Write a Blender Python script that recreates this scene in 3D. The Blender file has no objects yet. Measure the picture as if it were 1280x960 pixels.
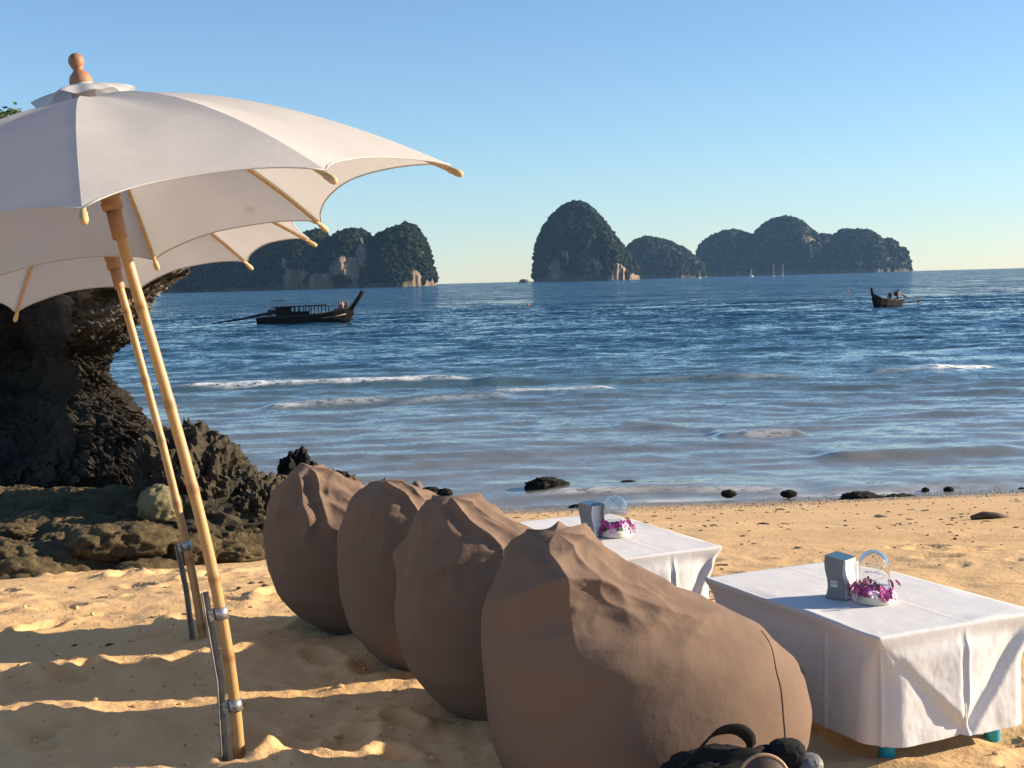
import bpy, bmesh, math, random
import numpy as np
from mathutils import Vector, Matrix

random.seed(7)
RNG = np.random.default_rng(11)
S = bpy.context.scene
COL = S.collection

# ------------------------------------------------------------------ camera
F = 1700.0            # focal length in photo pixels (1280 wide)
CAMZ = 1.55
SEA = -1.45
_r = math.radians(1.56); _p = math.atan(128.5 / F)
FW = np.array([0, math.cos(_p), -math.sin(_p)])
_u0 = np.array([0, math.sin(_p), math.cos(_p)]); _r0 = np.array([1.0, 0, 0])
RI = _r0 * math.cos(_r) - _u0 * math.sin(_r)
UP = _u0 * math.cos(_r) + _r0 * math.sin(_r)
CPOS = np.array([0, 0, CAMZ])
cam = bpy.data.cameras.new('camera'); cam.sensor_width = 36.0; cam.lens = F / 1280 * 36
cam.clip_start = 0.05; cam.clip_end = 20000
camo = bpy.data.objects.new('camera', cam); COL.objects.link(camo)
M = Matrix.Identity(4)
for i in range(3):
    M[i][0] = RI[i]; M[i][1] = UP[i]; M[i][2] = -FW[i]; M[i][3] = CPOS[i]
camo.matrix_world = M
S.camera = camo

# ------------------------------------------------------------------ light
SUN_ELEV, SUN_AZ = math.radians(19.0), math.radians(8.0)     # azimuth measured from +X towards +Y
sd = Vector((math.cos(SUN_ELEV) * math.cos(SUN_AZ), math.cos(SUN_ELEV) * math.sin(SUN_AZ), math.sin(SUN_ELEV)))
W = bpy.data.worlds.new('World'); S.world = W; W.use_nodes = True
wn = W.node_tree.nodes; wl = W.node_tree.links
bg = wn['Background']; sky = wn.new('ShaderNodeTexSky'); sky.sky_type = 'NISHITA'
sky.sun_disc = False; sky.sun_elevation = SUN_ELEV; sky.sun_rotation = math.radians(90) - SUN_AZ
sky.altitude = 0; sky.air_density = 1.0; sky.dust_density = 0.0; sky.ozone_density = 4.5
wl.new(sky.outputs[0], bg.inputs['Color']); bg.inputs['Strength'].default_value = 0.080
sl = bpy.data.lights.new('sun', 'SUN'); sl.energy = 5.0; sl.angle = math.radians(0.53); sl.color = (1.0, 0.82, 0.60)
so = bpy.data.objects.new('sun', sl); COL.objects.link(so)
so.rotation_euler = (-sd).to_track_quat('-Z', 'Y').to_euler()
S.view_settings.view_transform = 'Standard'; S.view_settings.look = 'None'
S.view_settings.exposure = 1.15; S.view_settings.gamma = 1.0
S.cycles.max_bounces = 6; S.cycles.volume_bounces = 0; S.cycles.transparent_max_bounces = 8
S.cycles.use_denoising = True
S.cycles.caustics_reflective = False; S.cycles.caustics_refractive = False
try:
    S.cycles.volume_step_rate = 1.0
except Exception: pass

# ------------------------------------------------------------------ helpers
def onz(x, y, z=0.0):
    d = FW + RI * (x - 640) / F + UP * (480 - y) / F
    return CPOS + d * (z - CAMZ) / d[2]
def aty(x, y, Y):
    d = FW + RI * (x - 640) / F + UP * (480 - y) / F
    return CPOS + d * Y / d[1]

_perm = np.random.default_rng(3).permutation(256); _perm = np.concatenate([_perm, _perm, _perm])
_grad = np.random.default_rng(4).normal(size=(256, 3)); _grad /= np.linalg.norm(_grad, axis=1)[:, None]
def pn(x, y, z=0.0):
    """gradient noise, about -0.8..0.8"""
    x, y, z = np.broadcast_arrays(np.asarray(x, float), np.asarray(y, float), np.asarray(z, float))
    xi = np.floor(x).astype(np.int64); yi = np.floor(y).astype(np.int64); zi = np.floor(z).astype(np.int64)
    xf, yf, zf = x - xi, y - yi, z - zi
    u, v, w = [t * t * t * (t * (t * 6 - 15) + 10) for t in (xf, yf, zf)]
    out = 0
    for dx in (0, 1):
        for dy in (0, 1):
            for dz in (0, 1):
                h = _perm[_perm[_perm[(xi + dx) & 255] + ((yi + dy) & 255)] + ((zi + dz) & 255)]
                g = _grad[h]
                dot = g[..., 0] * (xf - dx) + g[..., 1] * (yf - dy) + g[..., 2] * (zf - dz)
                wgt = (u if dx else 1 - u) * (v if dy else 1 - v) * (w if dz else 1 - w)
                out = out + dot * wgt
    return out
def fbm(x, y, z=0.0, o=4, lac=2.1, g=0.5):
    t = 0; a = 1.0; s = 1.0
    for k in range(o):
        t = t + a * pn(x * s + 17.3 * k, y * s - 9.1 * k, z * s + 5.7 * k); a *= g; s *= lac
    return t
def ridged(x, y, z=0.0, o=5, lac=2.15, g=0.55):
    t = 0; a = 1.0; s = 1.0
    for k in range(o):
        n = 1 - 2 * np.abs(pn(x * s + 11.3 * k, y * s + 7.7 * k, z * s - 3.1 * k)); t = t + a * n; a *= g; s *= lac
    return t
def sstep(a, b, x):
    t = np.clip((np.asarray(x, float) - a) / (b - a), 0, 1); return t * t * (3 - 2 * t)

def mesh_obj(name, verts, faces, mat=None, parent=None, smooth=True, attrs=None):
    me = bpy.data.meshes.new(name)
    verts = np.asarray(verts, np.float32)
    if isinstance(faces, np.ndarray):
        n, k = faces.shape
        me.vertices.add(len(verts)); me.vertices.foreach_set('co', verts.ravel())
        me.loops.add(n * k); me.loops.foreach_set('vertex_index', faces.ravel().astype(np.int32))
        me.polygons.add(n); me.polygons.foreach_set('loop_start', np.arange(0, n * k, k, dtype=np.int32))
        me.update(calc_edges=True)
    else:
        me.from_pydata([tuple(map(float, v)) for v in verts], [], faces); me.update()
    me.validate()
    me.polygons.foreach_set('use_smooth', np.full(len(me.polygons), smooth))
    for k, a in (attrs or {}).items():
        at = me.attributes.new(k, 'FLOAT', 'POINT'); at.data.foreach_set('value', np.asarray(a, np.float32).ravel())
    o = bpy.data.objects.new(name, me); COL.objects.link(o)
    if mat is not None: me.materials.append(mat)
    if parent is not None: o.parent = parent
    return o
def grid_faces(nr, nc, wrap=False):
    r = np.arange(nr - 1)[:, None]; c = np.arange(nc if wrap else nc - 1)[None, :]; c2 = (c + 1) % nc
    return np.stack([r * nc + c, r * nc + c2, (r + 1) * nc + c2, (r + 1) * nc + c], -1).reshape(-1, 4)
def empty(name, loc=(0, 0, 0), rz=0.0):
    o = bpy.data.objects.new(name, None); COL.objects.link(o); o.location = loc; o.rotation_euler = (0, 0, rz)
    o.empty_display_size = 0.1; return o
def tag(o, label=None, cat=None, group=None, kind=None):
    for k, v in (('label', label), ('category', cat), ('group', group), ('kind', kind)):
        if v: o[k] = v
    return o
class MB:
    """collects simple pieces of ONE part"""
    def __init__(s): s.v = []; s.f = []
    def add(s, v, f):
        b = len(s.v); s.v += [tuple(map(float, p)) for p in v]; s.f += [tuple(b + i for i in q) for q in f]; return s
    def box(s, c, d, rot=None):
        c = Vector(c); pts = []
        for sx, sy, sz in ((-1,-1,-1),(1,-1,-1),(1,1,-1),(-1,1,-1),(-1,-1,1),(1,-1,1),(1,1,1),(-1,1,1)):
            p = Vector((sx*d[0]/2, sy*d[1]/2, sz*d[2]/2))
            if rot is not None: p = rot @ p
            pts.append(c + p)
        return s.add(pts, [(0,3,2,1),(4,5,6,7),(0,1,5,4),(1,2,6,5),(2,3,7,6),(3,0,4,7)])
    def tube(s, pts, rad, n=10, cap=True):
        pts = [Vector(p) for p in pts]
        if not hasattr(rad, '__len__'): rad = [rad] * len(pts)
        vs = []; fs = []
        t0 = (pts[1] - pts[0]).normalized()
        a = t0.orthogonal().normalized()
        for i, p in enumerate(pts):
            t = (pts[min(i+1, len(pts)-1)] - pts[max(i-1, 0)]).normalized()
            a = (a - t * a.dot(t)).normalized(); b = t.cross(a)
            for k in range(n):
                th = 2*math.pi*k/n; vs.append(p + (a*math.cos(th) + b*math.sin(th))*rad[i])
        for i in range(len(pts)-1):
            for k in range(n):
                k2 = (k+1) % n; fs.append((i*n+k, i*n+k2, (i+1)*n+k2, (i+1)*n+k))
        if cap:
            fs.append(tuple(range(n-1, -1, -1))); fs.append(tuple((len(pts)-1)*n+k for k in range(n)))
        return s.add(vs, fs)
    def lathe(s, prof, n=24, origin=(0,0,0), mat3=None):
        vs = []; fs = []
        for (r, z) in prof:
            for k in range(n):
                th = 2*math.pi*k/n; p = Vector((r*math.cos(th), r*math.sin(th), z))
                if mat3 is not None: p = mat3 @ p
                vs.append(Vector(origin) + p)
        for i in range(len(prof)-1):
            for k in range(n):
                k2 = (k+1) % n; fs.append((i*n+k, i*n+k2, (i+1)*n+k2, (i+1)*n+k))
        return s.add(vs, fs)
    def build(s, name, mat, parent=None, smooth=False, bevel=0.0):
        o = mesh_obj(name, s.v, s.f, mat, parent, smooth)
        if bevel:
            m = o.modifiers.new('bevel', 'BEVEL'); m.width = bevel; m.segments = 2; m.limit_method = 'ANGLE'
        return o
def icosphere(sub):
    bm = bmesh.new(); bmesh.ops.create_icosphere(bm, subdivisions=sub, radius=1.0)
    v = np.array([p.co[:] for p in bm.verts]); f = np.array([[q.index for q in t.verts] for t in bm.faces]); bm.free(); return v, f

# ------------------------------------------------------------------ materials
class NT:
    def __init__(s, name):
        s.m = bpy.data.materials.new(name); s.m.use_nodes = True; s.t = s.m.node_tree; s.n = s.t.nodes
        s.b = s.n['Principled BSDF']; s.out = s.n['Material Output']
    def node(s, typ, **kw):
        n = s.n.new(typ)
        for k, v in kw.items():
            if k.startswith('i_'): n.inputs[k[2:].replace('_', ' ')].default_value = v
            else: setattr(n, k, v)
        return n
    def link(s, a, b): s.t.links.new(a, b); return s
    def coords(s, scale=(1, 1, 1), kind='Object'):
        tc = s.node('ShaderNodeTexCoord'); mp = s.node('ShaderNodeMapping'); mp.inputs['Scale'].default_value = scale
        s.link(tc.outputs[kind], mp.inputs['Vector']); return mp.outputs[0]
    def noise(s, scale, detail=4, rough=0.55, vec=None, sc=(1, 1, 1), dist=0.0):
        n = s.node('ShaderNodeTexNoise'); n.inputs['Scale'].default_value = scale; n.inputs['Detail'].default_value = detail
        n.inputs['Roughness'].default_value = rough; n.inputs['Distortion'].default_value = dist
        s.link(vec if vec is not None else s.coords(sc), n.inputs['Vector']); return n.outputs['Fac']
    def ramp(s, fac, stops):
        r = s.node('ShaderNodeValToRGB'); e = r.color_ramp.elements
        while len(e) < len(stops): e.new(0.5)
        for q, (p, c) in zip(e, stops): q.position = p; q.color = (*c, 1) if len(c) == 3 else c
        s.link(fac, r.inputs['Fac']); return r.outputs['Color']
    def mix(s, fac, a, b, mode='MIX'):
        m = s.node('ShaderNodeMix', data_type='RGBA', blend_type=mode)
        for sock, v in ((m.inputs['Factor'], fac), (m.inputs['A'], a), (m.inputs['B'], b)) if False else ((m.inputs[0], fac), (m.inputs[6], a), (m.inputs[7], b)):
            if hasattr(v, 'is_output'): s.link(v, sock)
            elif isinstance(v, (int, float)): sock.default_value = v
            else: sock.default_value = (*v, 1) if len(v) == 3 else v
        return m.outputs[2]
    def math(s, op, a, b=0.0):
        m = s.node('ShaderNodeMath', operation=op)
        for sock, v in ((m.inputs[0], a), (m.inputs[1], b)):
            if hasattr(v, 'is_output'): s.link(v, sock)
            else: sock.default_value = v
        return m.outputs[0]
    def attr(s, name):
        return s.node('ShaderNodeAttribute', attribute_name=name).outputs['Fac']
    def color(s, c):
        if hasattr(c, 'is_output'): s.link(c, s.b.inputs['Base Color'])
        else: s.b.inputs['Base Color'].default_value = (*c, 1)
        return s
    def rough(s, r):
        if hasattr(r, 'is_output'): s.link(r, s.b.inputs['Roughness'])
        else: s.b.inputs['Roughness'].default_value = r
        return s
    def bump(s, h, strength=0.3, dist=0.01, prev=None):
        b = s.node('ShaderNodeBump'); b.inputs['Strength'].default_value = strength; b.inputs['Distance'].default_value = dist
        s.link(h, b.inputs['Height'])
        if prev is not None: s.link(prev, b.inputs['Normal'])
        s.link(b.outputs[0], s.b.inputs['Normal']); return b.outputs[0]

def simple(name, c1, c2, scale=8, rough=0.7, bump=0.2, bdist=0.005, sc=(1, 1, 1), metal=0.0, spec=0.5):
    t = NT(name); n = t.noise(scale, 5, sc=sc); t.color(t.ramp(n, [(0.3, c1), (0.7, c2)])).rough(rough)
    t.b.inputs['Metallic'].default_value = metal; t.b.inputs['Specular IOR Level'].default_value = spec
    if bump: t.bump(t.noise(scale * 5, 4, sc=sc), bump, bdist)
    return t.m

# sand
t = NT('sand'); big = t.noise(0.9, 5); fine = t.noise(160, 3, 0.7); grain = t.noise(700, 2)
c = t.ramp(big, [(0.3, (0.60, 0.385, 0.180)), (0.7, (0.69, 0.455, 0.230))])
c = t.mix(t.math('MULTIPLY', t.ramp(fine, [(0.62, (0, 0, 0)), (0.72, (1, 1, 1))]), 0.35), c, (0.38, 0.25, 0.14))
c = t.mix(t.math('MULTIPLY', t.ramp(grain, [(0.3, (1, 1, 1)), (0.45, (0, 0, 0))]), 0.4), c, (0.45, 0.31, 0.175))
wet = t.attr('wet')
c = t.mix(wet, c, (0.17, 0.125, 0.085)); t.color(c)
t.rough(t.math('SUBTRACT', 0.95, t.math('MULTIPLY', wet, 0.78))); t.b.inputs['Specular IOR Level'].default_value = 0.3
n1 = t.bump(t.noise(28, 6, 0.65), 0.55, 0.02); t.bump(fine, 0.35, 0.004, n1)
SAND = t.m

# water
t = NT('sea_water')
yy = t.attr('offshore')
c = t.ramp(yy, [(0.0, (0.20, 0.185, 0.15)), (0.12, (0.13, 0.15, 0.148)), (0.22, (0.07, 0.125, 0.148)), (0.36, (0.026, 0.080, 0.122)), (1.0, (0.008, 0.050, 0.098))])
fo = t.math('MULTIPLY', t.attr('foam'), t.ramp(t.noise(5.0, 5, 0.8, sc=(0.7, 1, 1)), [(0.40, (0, 0, 0)), (0.52, (1, 1, 1))]))
t.color(t.mix(fo, c, (0.85, 0.84, 0.80)))
t.rough(t.math('ADD', 0.06, t.math('MULTIPLY', fo, 0.7)))
t.b.inputs['IOR'].default_value = 1.33
# wave slopes from noise vectors (holds far out, where bump differences would alias away)
vsum = None
for (sc_, det, amp_, st_) in ((0.10, 3, 0.24, (0.45, 1, 1)), (0.6, 3, 0.38, (0.7, 1, 1)), (2.6, 3, 0.44, (0.8, 1, 1)), (9.0, 3, 0.36, (0.9, 1, 1))):
    nz_ = t.node('ShaderNodeTexNoise'); nz_.inputs['Scale'].default_value = sc_; nz_.inputs['Detail'].default_value = det
    t.link(t.coords(st_), nz_.inputs['Vector'])
    a_ = t.node('ShaderNodeVectorMath', operation='SUBTRACT'); t.link(nz_.outputs['Color'], a_.inputs[0]); a_.inputs[1].default_value = (0.5, 0.545, 0.5)
    b_ = t.node('ShaderNodeVectorMath', operation='MULTIPLY'); t.link(a_.outputs[0], b_.inputs[0]); b_.inputs[1].default_value = (amp_ * 0.7, amp_, 0.0)
    if vsum is None: vsum = b_.outputs[0]
    else:
        c_ = t.node('ShaderNodeVectorMath', operation='ADD'); t.link(vsum, c_.inputs[0]); t.link(b_.outputs[0], c_.inputs[1]); vsum = c_.outputs[0]
k_ = t.node('ShaderNodeVectorMath', operation='SCALE'); t.link(vsum, k_.inputs[0]); t.link(t.math('ADD', 0.26, t.math('MULTIPLY', yy, 3.3)), k_.inputs['Scale'])
ge = t.node('ShaderNodeNewGeometry'); c_ = t.node('ShaderNodeVectorMath', operation='ADD'); t.link(ge.outputs['Normal'], c_.inputs[0]); t.link(k_.outputs[0], c_.inputs[1])
nm = t.node('ShaderNodeVectorMath', operation='NORMALIZE'); t.link(c_.outputs[0], nm.inputs[0]); t.link(nm.outputs[0], t.b.inputs['Normal'])
WATER = t.m

# cloths
def cloth_mat(name, col, trans=0.0, bumpd=0.002, weave=900, dirt=None):
    t = NT(name); n = t.noise(5, 4)
    a = tuple(x * 0.93 for x in col); c = t.ramp(n, [(0.3, a), (0.7, col)])
    if dirt:
        c = t.mix(t.math('MULTIPLY', t.ramp(t.noise(9, 3), [(0.70, (0, 0, 0)), (0.76, (1, 1, 1))]), 0.35), c, dirt)
    t.color(c).rough(0.92); t.b.inputs['Specular IOR Level'].default_value = 0.15
    b = t.bump(t.noise(weave, 2), 0.25, 0.0008); t.bump(t.noise(14, 5, 0.6), 0.35, bumpd, b)
    if trans:
        tr = t.node('ShaderNodeBsdfTranslucent'); t.link(c, tr.inputs['Color']) if hasattr(c, 'is_output') else None
        ms = t.node('ShaderNodeMixShader'); ms.inputs[0].default_value = trans
        t.link(t.b.outputs[0], ms.inputs[1]); t.link(tr.outputs[0], ms.inputs[2]); t.link(ms.outputs[0], t.out.inputs['Surface'])
    return t.m
CANOPY = cloth_mat('canopy_cotton', (0.69, 0.68, 0.67), 0.36, 0.004, dirt=(0.42, 0.34, 0.24))
LINEN = cloth_mat('white_tablecloth', (0.74, 0.74, 0.75), 0.08, 0.007)
BEAN = cloth_mat('taupe_bean_bag_cloth', (0.178, 0.122, 0.092), 0.0, 0.011, dirt=(0.24, 0.165, 0.115))
SEAM = cloth_mat('taupe_seam', (0.13, 0.08, 0.055), 0.0, 0.002)
BLACKCLOTH = cloth_mat('black_bag_cloth', (0.016, 0.016, 0.018), 0.0, 0.004)
# wood, bamboo, metal
t = NT('bamboo'); n = t.noise(7, 5, sc=(6, 6, 0.5)); g = t.noise(60, 4, sc=(4, 4, 0.15))
c = t.ramp(n, [(0.3, (0.43, 0.235, 0.085)), (0.55, (0.52, 0.305, 0.12)), (0.8, (0.36, 0.185, 0.065))])
c = t.mix(t.attr('node'), c, (0.26, 0.125, 0.045)); t.color(t.mix(t.math('MULTIPLY', g, 0.25), c, (0.30, 0.15, 0.05))).rough(0.42); t.bump(g, 0.25, 0.002)
BAMBOO = t.m
RIBWOOD = simple('pale_rib_wood', (0.50, 0.32, 0.15), (0.62, 0.43, 0.22), 18, 0.6, 0.2, 0.001)
HUBWOOD = simple('turned_brown_wood', (0.30, 0.155, 0.075), (0.40, 0.215, 0.11), 14, 0.55, 0.3, 0.003, (1, 1, 5))
FINIAL = simple('terracotta_stained_wood', (0.27, 0.125, 0.062), (0.36, 0.175, 0.09), 12, 0.6, 0.2, 0.002)
STEEL = simple('galvanised_steel', (0.30, 0.30, 0.31), (0.46, 0.46, 0.47), 30, 0.42, 0.15, 0.002, metal=0.8)
POSTMETAL = simple('weathered_grey_post', (0.17, 0.155, 0.14), (0.30, 0.28, 0.25), 22, 0.6, 0.3, 0.003, metal=0.3)
BLUEPAINT = simple('blue_table_paint', (0.005, 0.30, 0.44), (0.01, 0.36, 0.52), 15, 0.45, 0.1, 0.002)
BOARD = simple('table_board', (0.3, 0.22, 0.15), (0.36, 0.27, 0.19), 8, 0.7)
BOXGREY = simple('grey_card', (0.20, 0.215, 0.215), (0.24, 0.255, 0.255), 25, 0.6, 0.1, 0.001)
BOXSKY = simple('sky_tinted_card', (0.035, 0.085, 0.14), (0.05, 0.11, 0.17), 25, 0.35, 0.05, 0.001)  # sky reflection put into the colour of the box top
BOXWHITE = simple('white_card', (0.72, 0.72, 0.72), (0.78, 0.78, 0.78), 25, 0.6, 0.1, 0.001)  # printed label and beads; also paints sunlight on the box side
BASEWHITE = simple('whitewashed_wood', (0.66, 0.61, 0.50), (0.78, 0.74, 0.64), 25, 0.6, 0.3, 0.002)
TAN = simple('tan_leather', (0.40, 0.25, 0.13), (0.50, 0.33, 0.18), 40, 0.55, 0.2, 0.002)
BROWNLEATHER = simple('dark_brown_leather', (0.055, 0.035, 0.025), (0.085, 0.055, 0.04), 30, 0.5, 0.2, 0.002)
GREYPLASTIC = simple('worn_grey_strap', (0.11, 0.11, 0.11), (0.16, 0.16, 0.16), 30, 0.6, 0.2, 0.002)
BOATWOOD = simple('dark_boat_wood', (0.012, 0.010, 0.010), (0.024, 0.019, 0.017), 3, 0.85, 0.3, 0.02, (0.3, 1, 2), spec=0.12)
BOATTRIM = simple('faded_boat_trim', (0.03, 0.022, 0.018), (0.05, 0.036, 0.028), 3, 0.8, 0.2, 0.01)
ENGINE = simple('oily_engine_iron', (0.02, 0.02, 0.022), (0.05, 0.05, 0.055), 12, 0.5, 0.2, 0.01, metal=0.5)
BUOY = simple('orange_buoy', (0.45, 0.07, 0.03), (0.5, 0.09, 0.04), 4, 0.5, 0)
YACHT = simple('white_yacht_paint', (0.75, 0.75, 0.74), (0.8, 0.8, 0.8), 2, 0.4, 0)
DRIFT = simple('driftwood', (0.05, 0.038, 0.028), (0.10, 0.075, 0.05), 20, 0.85, 0.5, 0.01, (0.3, 1, 1))
DEBRIS = simple('dry_beach_debris', (0.055, 0.035, 0.022), (0.13, 0.085, 0.05), 60, 0.9, 0.3, 0.003)
PEBBLE = simple('grey_shell_grit', (0.16, 0.135, 0.11), (0.40, 0.34, 0.27), 9, 0.8, 0.2, 0.003)
t = NT('clear_glass'); t.color((1, 1, 1)).rough(0.02); t.b.inputs['Transmission Weight'].default_value = 1.0; t.b.inputs['IOR'].default_value = 1.45
GLASS = t.m
t = NT('orchid_petal'); d = t.attr('tip')
t.color(t.ramp(d, [(0.0, (0.70, 0.50, 0.62)), (0.22, (0.52, 0.07, 0.32)), (0.5, (0.34, 0.010, 0.18)), (1.0, (0.36, 0.015, 0.20))])).rough(0.6)
ORCHID = t.m
ORCHIDPALE = simple('pale_orchid', (0.72, 0.42, 0.58), (0.80, 0.60, 0.70), 30, 0.6, 0)
STEMG = simple('orchid_stem_green', (0.10, 0.16, 0.04), (0.16, 0.22, 0.07), 30, 0.6, 0)
WIRE = simple('silver_wire', (0.7, 0.68, 0.62), (0.8, 0.78, 0.72), 30, 0.3, 0, metal=0.9)

def rock_mat(name, dark, mid, light, moss=None, scale=1.0, mossamt=0.6, pale=None):
    t = NT(name); a = t.noise(1.6 * scale, 8, 0.7); b = t.noise(9 * scale, 6, 0.7)
    c = t.ramp(a, [(0.32, dark), (0.52, mid), (0.68, dark), (0.80, light)])
    c = t.mix(t.math('MULTIPLY', t.ramp(b, [(0.52, (0, 0, 0)), (0.70, (1, 1, 1))]), 0.55), c, light)
    if moss:
        geo = t.node('ShaderNodeNewGeometry'); sx = t.node('ShaderNodeSeparateXYZ'); t.link(geo.outputs['Normal'], sx.inputs[0])
        up = t.ramp(sx.outputs['Z'], [(0.25, (0, 0, 0)), (0.75, (1, 1, 1))])
        m = t.math('MULTIPLY', up, t.ramp(t.noise(2.2 * scale, 5, 0.65), [(0.36, (0, 0, 0)), (0.56, (1, 1, 1))]))
        c = t.mix(t.math('MULTIPLY', m, mossamt), c, moss)
    if pale:      # fresh pale limestone on the undercut head; left side kept dark as painted shade
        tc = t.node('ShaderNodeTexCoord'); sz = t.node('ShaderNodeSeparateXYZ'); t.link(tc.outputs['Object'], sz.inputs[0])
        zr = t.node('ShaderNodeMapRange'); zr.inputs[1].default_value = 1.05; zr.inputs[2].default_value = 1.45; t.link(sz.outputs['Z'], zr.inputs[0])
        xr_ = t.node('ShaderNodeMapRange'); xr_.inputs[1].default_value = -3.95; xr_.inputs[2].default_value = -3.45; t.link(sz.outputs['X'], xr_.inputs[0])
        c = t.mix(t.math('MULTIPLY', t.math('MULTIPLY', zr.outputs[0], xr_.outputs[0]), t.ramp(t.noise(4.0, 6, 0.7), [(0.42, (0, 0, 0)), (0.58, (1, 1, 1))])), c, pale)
    t.color(c).rough(0.9); t.b.inputs['Specular IOR Level'].default_value = 0.25
    n1 = t.bump(t.noise(7 * scale, 8, 0.75), 0.9, 0.08); t.bump(t.noise(26 * scale, 6, 0.75), 1.0, 0.03, n1)
    return t.m
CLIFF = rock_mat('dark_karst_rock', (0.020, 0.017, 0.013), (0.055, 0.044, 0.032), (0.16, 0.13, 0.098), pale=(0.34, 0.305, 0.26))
SHELF = rock_mat('mossy_shelf_rock', (0.06, 0.045, 0.027), (0.155, 0.118, 0.066), (0.28, 0.215, 0.122), (0.225, 0.17, 0.066), mossamt=0.45)
JAG = rock_mat('jagged_karst_rock', (0.04, 0.033, 0.024), (0.10, 0.082, 0.056), (0.22, 0.18, 0.12), (0.15, 0.13, 0.055), mossamt=0.3)
PALESTONE = rock_mat('pale_lichen_stone', (0.20, 0.17, 0.09), (0.34, 0.30, 0.16), (0.44, 0.38, 0.24))
WETROCK = rock_mat('wet_black_rock', (0.015, 0.014, 0.013), (0.035, 0.032, 0.028), (0.09, 0.08, 0.07), scale=2)
PINKSTONE = rock_mat('pinkish_stone', (0.30, 0.22, 0.18), (0.40, 0.30, 0.25), (0.46, 0.36, 0.30), scale=3)
# islands
t = NT('island_limestone'); st = t.noise(0.09, 7, 0.7, sc=(1, 1, 0.28)); c = t.ramp(st, [(0.30, (0.07, 0.065, 0.055)), (0.48, (0.30, 0.21, 0.14)), (0.62, (0.50, 0.35, 0.225)), (0.75, (0.20, 0.17, 0.14))])
gr = t.ramp(t.noise(0.035, 5, 0.6), [(0.44, (1, 1, 1)), (0.60, (0, 0, 0))])
c = t.mix(t.math('MULTIPLY', t.math('SUBTRACT', 1.0, t.attr('cliff')), 0.96), c, (0.030, 0.044, 0.018)); t.color(c).rough(0.95)
t.bump(t.noise(0.16, 7, 0.75, sc=(1, 1, 0.35)), 1.0, 7.0)
ISLROCK = t.m
t = NT('island_forest'); n = t.noise(0.10, 5, 0.7); c = t.ramp(n, [(0.3, (0.008, 0.014, 0.008)), (0.55, (0.016, 0.026, 0.012)), (0.75, (0.030, 0.040, 0.017))])
t.color(c).rough(0.9); t.b.inputs['Specular IOR Level'].default_value = 0.1; t.bump(t.noise(0.7, 4, 0.7), 1.0, 1.2)
FOREST = t.m
t = NT('leaf'); n = t.noise(6, 3); c = t.ramp(n, [(0.3, (0.035, 0.075, 0.018)), (0.7, (0.085, 0.135, 0.035))]); t.color(c).rough(0.5)
LEAF = t.m
BARK = simple('bark', (0.06, 0.045, 0.03), (0.11, 0.085, 0.06), 20, 0.9, 0.5, 0.01)

# ------------------------------------------------------------------ beach (one sheet, runs on below the sea)
def beach_z(x, y):
    """mean level of the sand"""
    t = y - 6.6 - 0.05 * x
    s = np.log1p(np.exp(np.clip(t * 1.3, -40, 40))) / 1.3
    return -0.128 * s
_foot = []
for k in range(420):
    fx = RNG.uniform(-4.6, 5.0); fy = RNG.uniform(2.2, 9.0)
    _foot.append((fx, fy, RNG.uniform(0, math.pi), RNG.uniform(0.09, 0.15), RNG.uniform(0.045, 0.07), RNG.uniform(0.012, 0.032) * (1.0 if fx < 0.2 else 0.55)))
_mounds = [(-1.72, 4.75, 0.20, 0.06), (-1.35, 4.62, 0.12, 0.05), (-2.0, 4.55, 0.16, 0.04), (-0.80, 4.28, 0.12, 0.05), (-0.72, 4.2, 0.07, 0.03), (-1.5, 5.35, 0.12, 0.035), (-1.15, 5.65, 0.14, 0.05), (-1.95, 5.4, 0.14, 0.035), (1.75, 3.95, 0.15, 0.05), (1.45, 3.85, 0.12, 0.03), (1.95, 4.2, 0.1, -0.05), (1.62, 4.4, 0.10, -0.03)]
def beach_full(x, y):
    z = beach_z(x, y)
    dry = sstep(17, 9, y)
    rough_l = 0.45 + 0.55 * sstep(1.5, -0.5, x) * sstep(9, 6, y)
    z = z + dry * (0.035 * fbm(x * 0.7, y * 0.8, 1.0, 3) + rough_l * (0.020 * fbm(x * 2.3, y * 2.6, 4.0, 5, 2.2, .6) + 0.014 * ridged(x * 5, y * 6, 2.0, 4)))
    z = z + 0.02 * fbm(x * 0.5, y * 1.5, 8.0, 3) * (1 - dry)
    for (fx, fy, a, l, w, dp) in _foot:
        m = (np.abs(x - fx) < 0.4) & (np.abs(y - fy) < 0.4)
        if not m.any(): continue
        dx = x[m] - fx; dy = y[m] - fy
        u = (dx * math.cos(a) + dy * math.sin(a)) / l; v = (-dx * math.sin(a) + dy * math.cos(a)) / w
        q = u * u + v * v
        z[m] += 1.05 * dp * (-np.exp(-q * q * 0.8) + 0.55 * np.exp(-((np.sqrt(q) - 1.5) / 0.4) ** 2))
    for (mx, my, r, h) in _mounds:
        q = ((x - mx) ** 2 + (y - my) ** 2) / r ** 2
        z = z + h * np.exp(-q) * (1 + 0.6 * fbm(x * 9, y * 9, 3.0, 3))
    return z
ys = np.concatenate([np.linspace(-8, 1.7, 40)[:-1], 1.7 * np.exp(np.linspace(0, math.log(26 / 1.7), 600))])
sx = np.linspace(-1, 1, 620); sx = 0.55 * sx + 0.45 * sx ** 3
Y = np.repeat(ys[:, None], len(sx), 1); X = sx[None, :] * (4.2 + 0.95 * np.maximum(Y, 0))
Z = beach_full(X.ravel().copy(), Y.ravel().copy()).reshape(X.shape)
wetv = sstep(SEA + 0.30, SEA + 0.10, Z + 0.05 * pn(X * 0.8, Y * 0.8, 2.0))
beach = mesh_obj('beach', np.stack([X, Y, Z], -1).reshape(-1, 3), grid_faces(len(ys), len(sx)), SAND, attrs={'wet': wetv})
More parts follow.
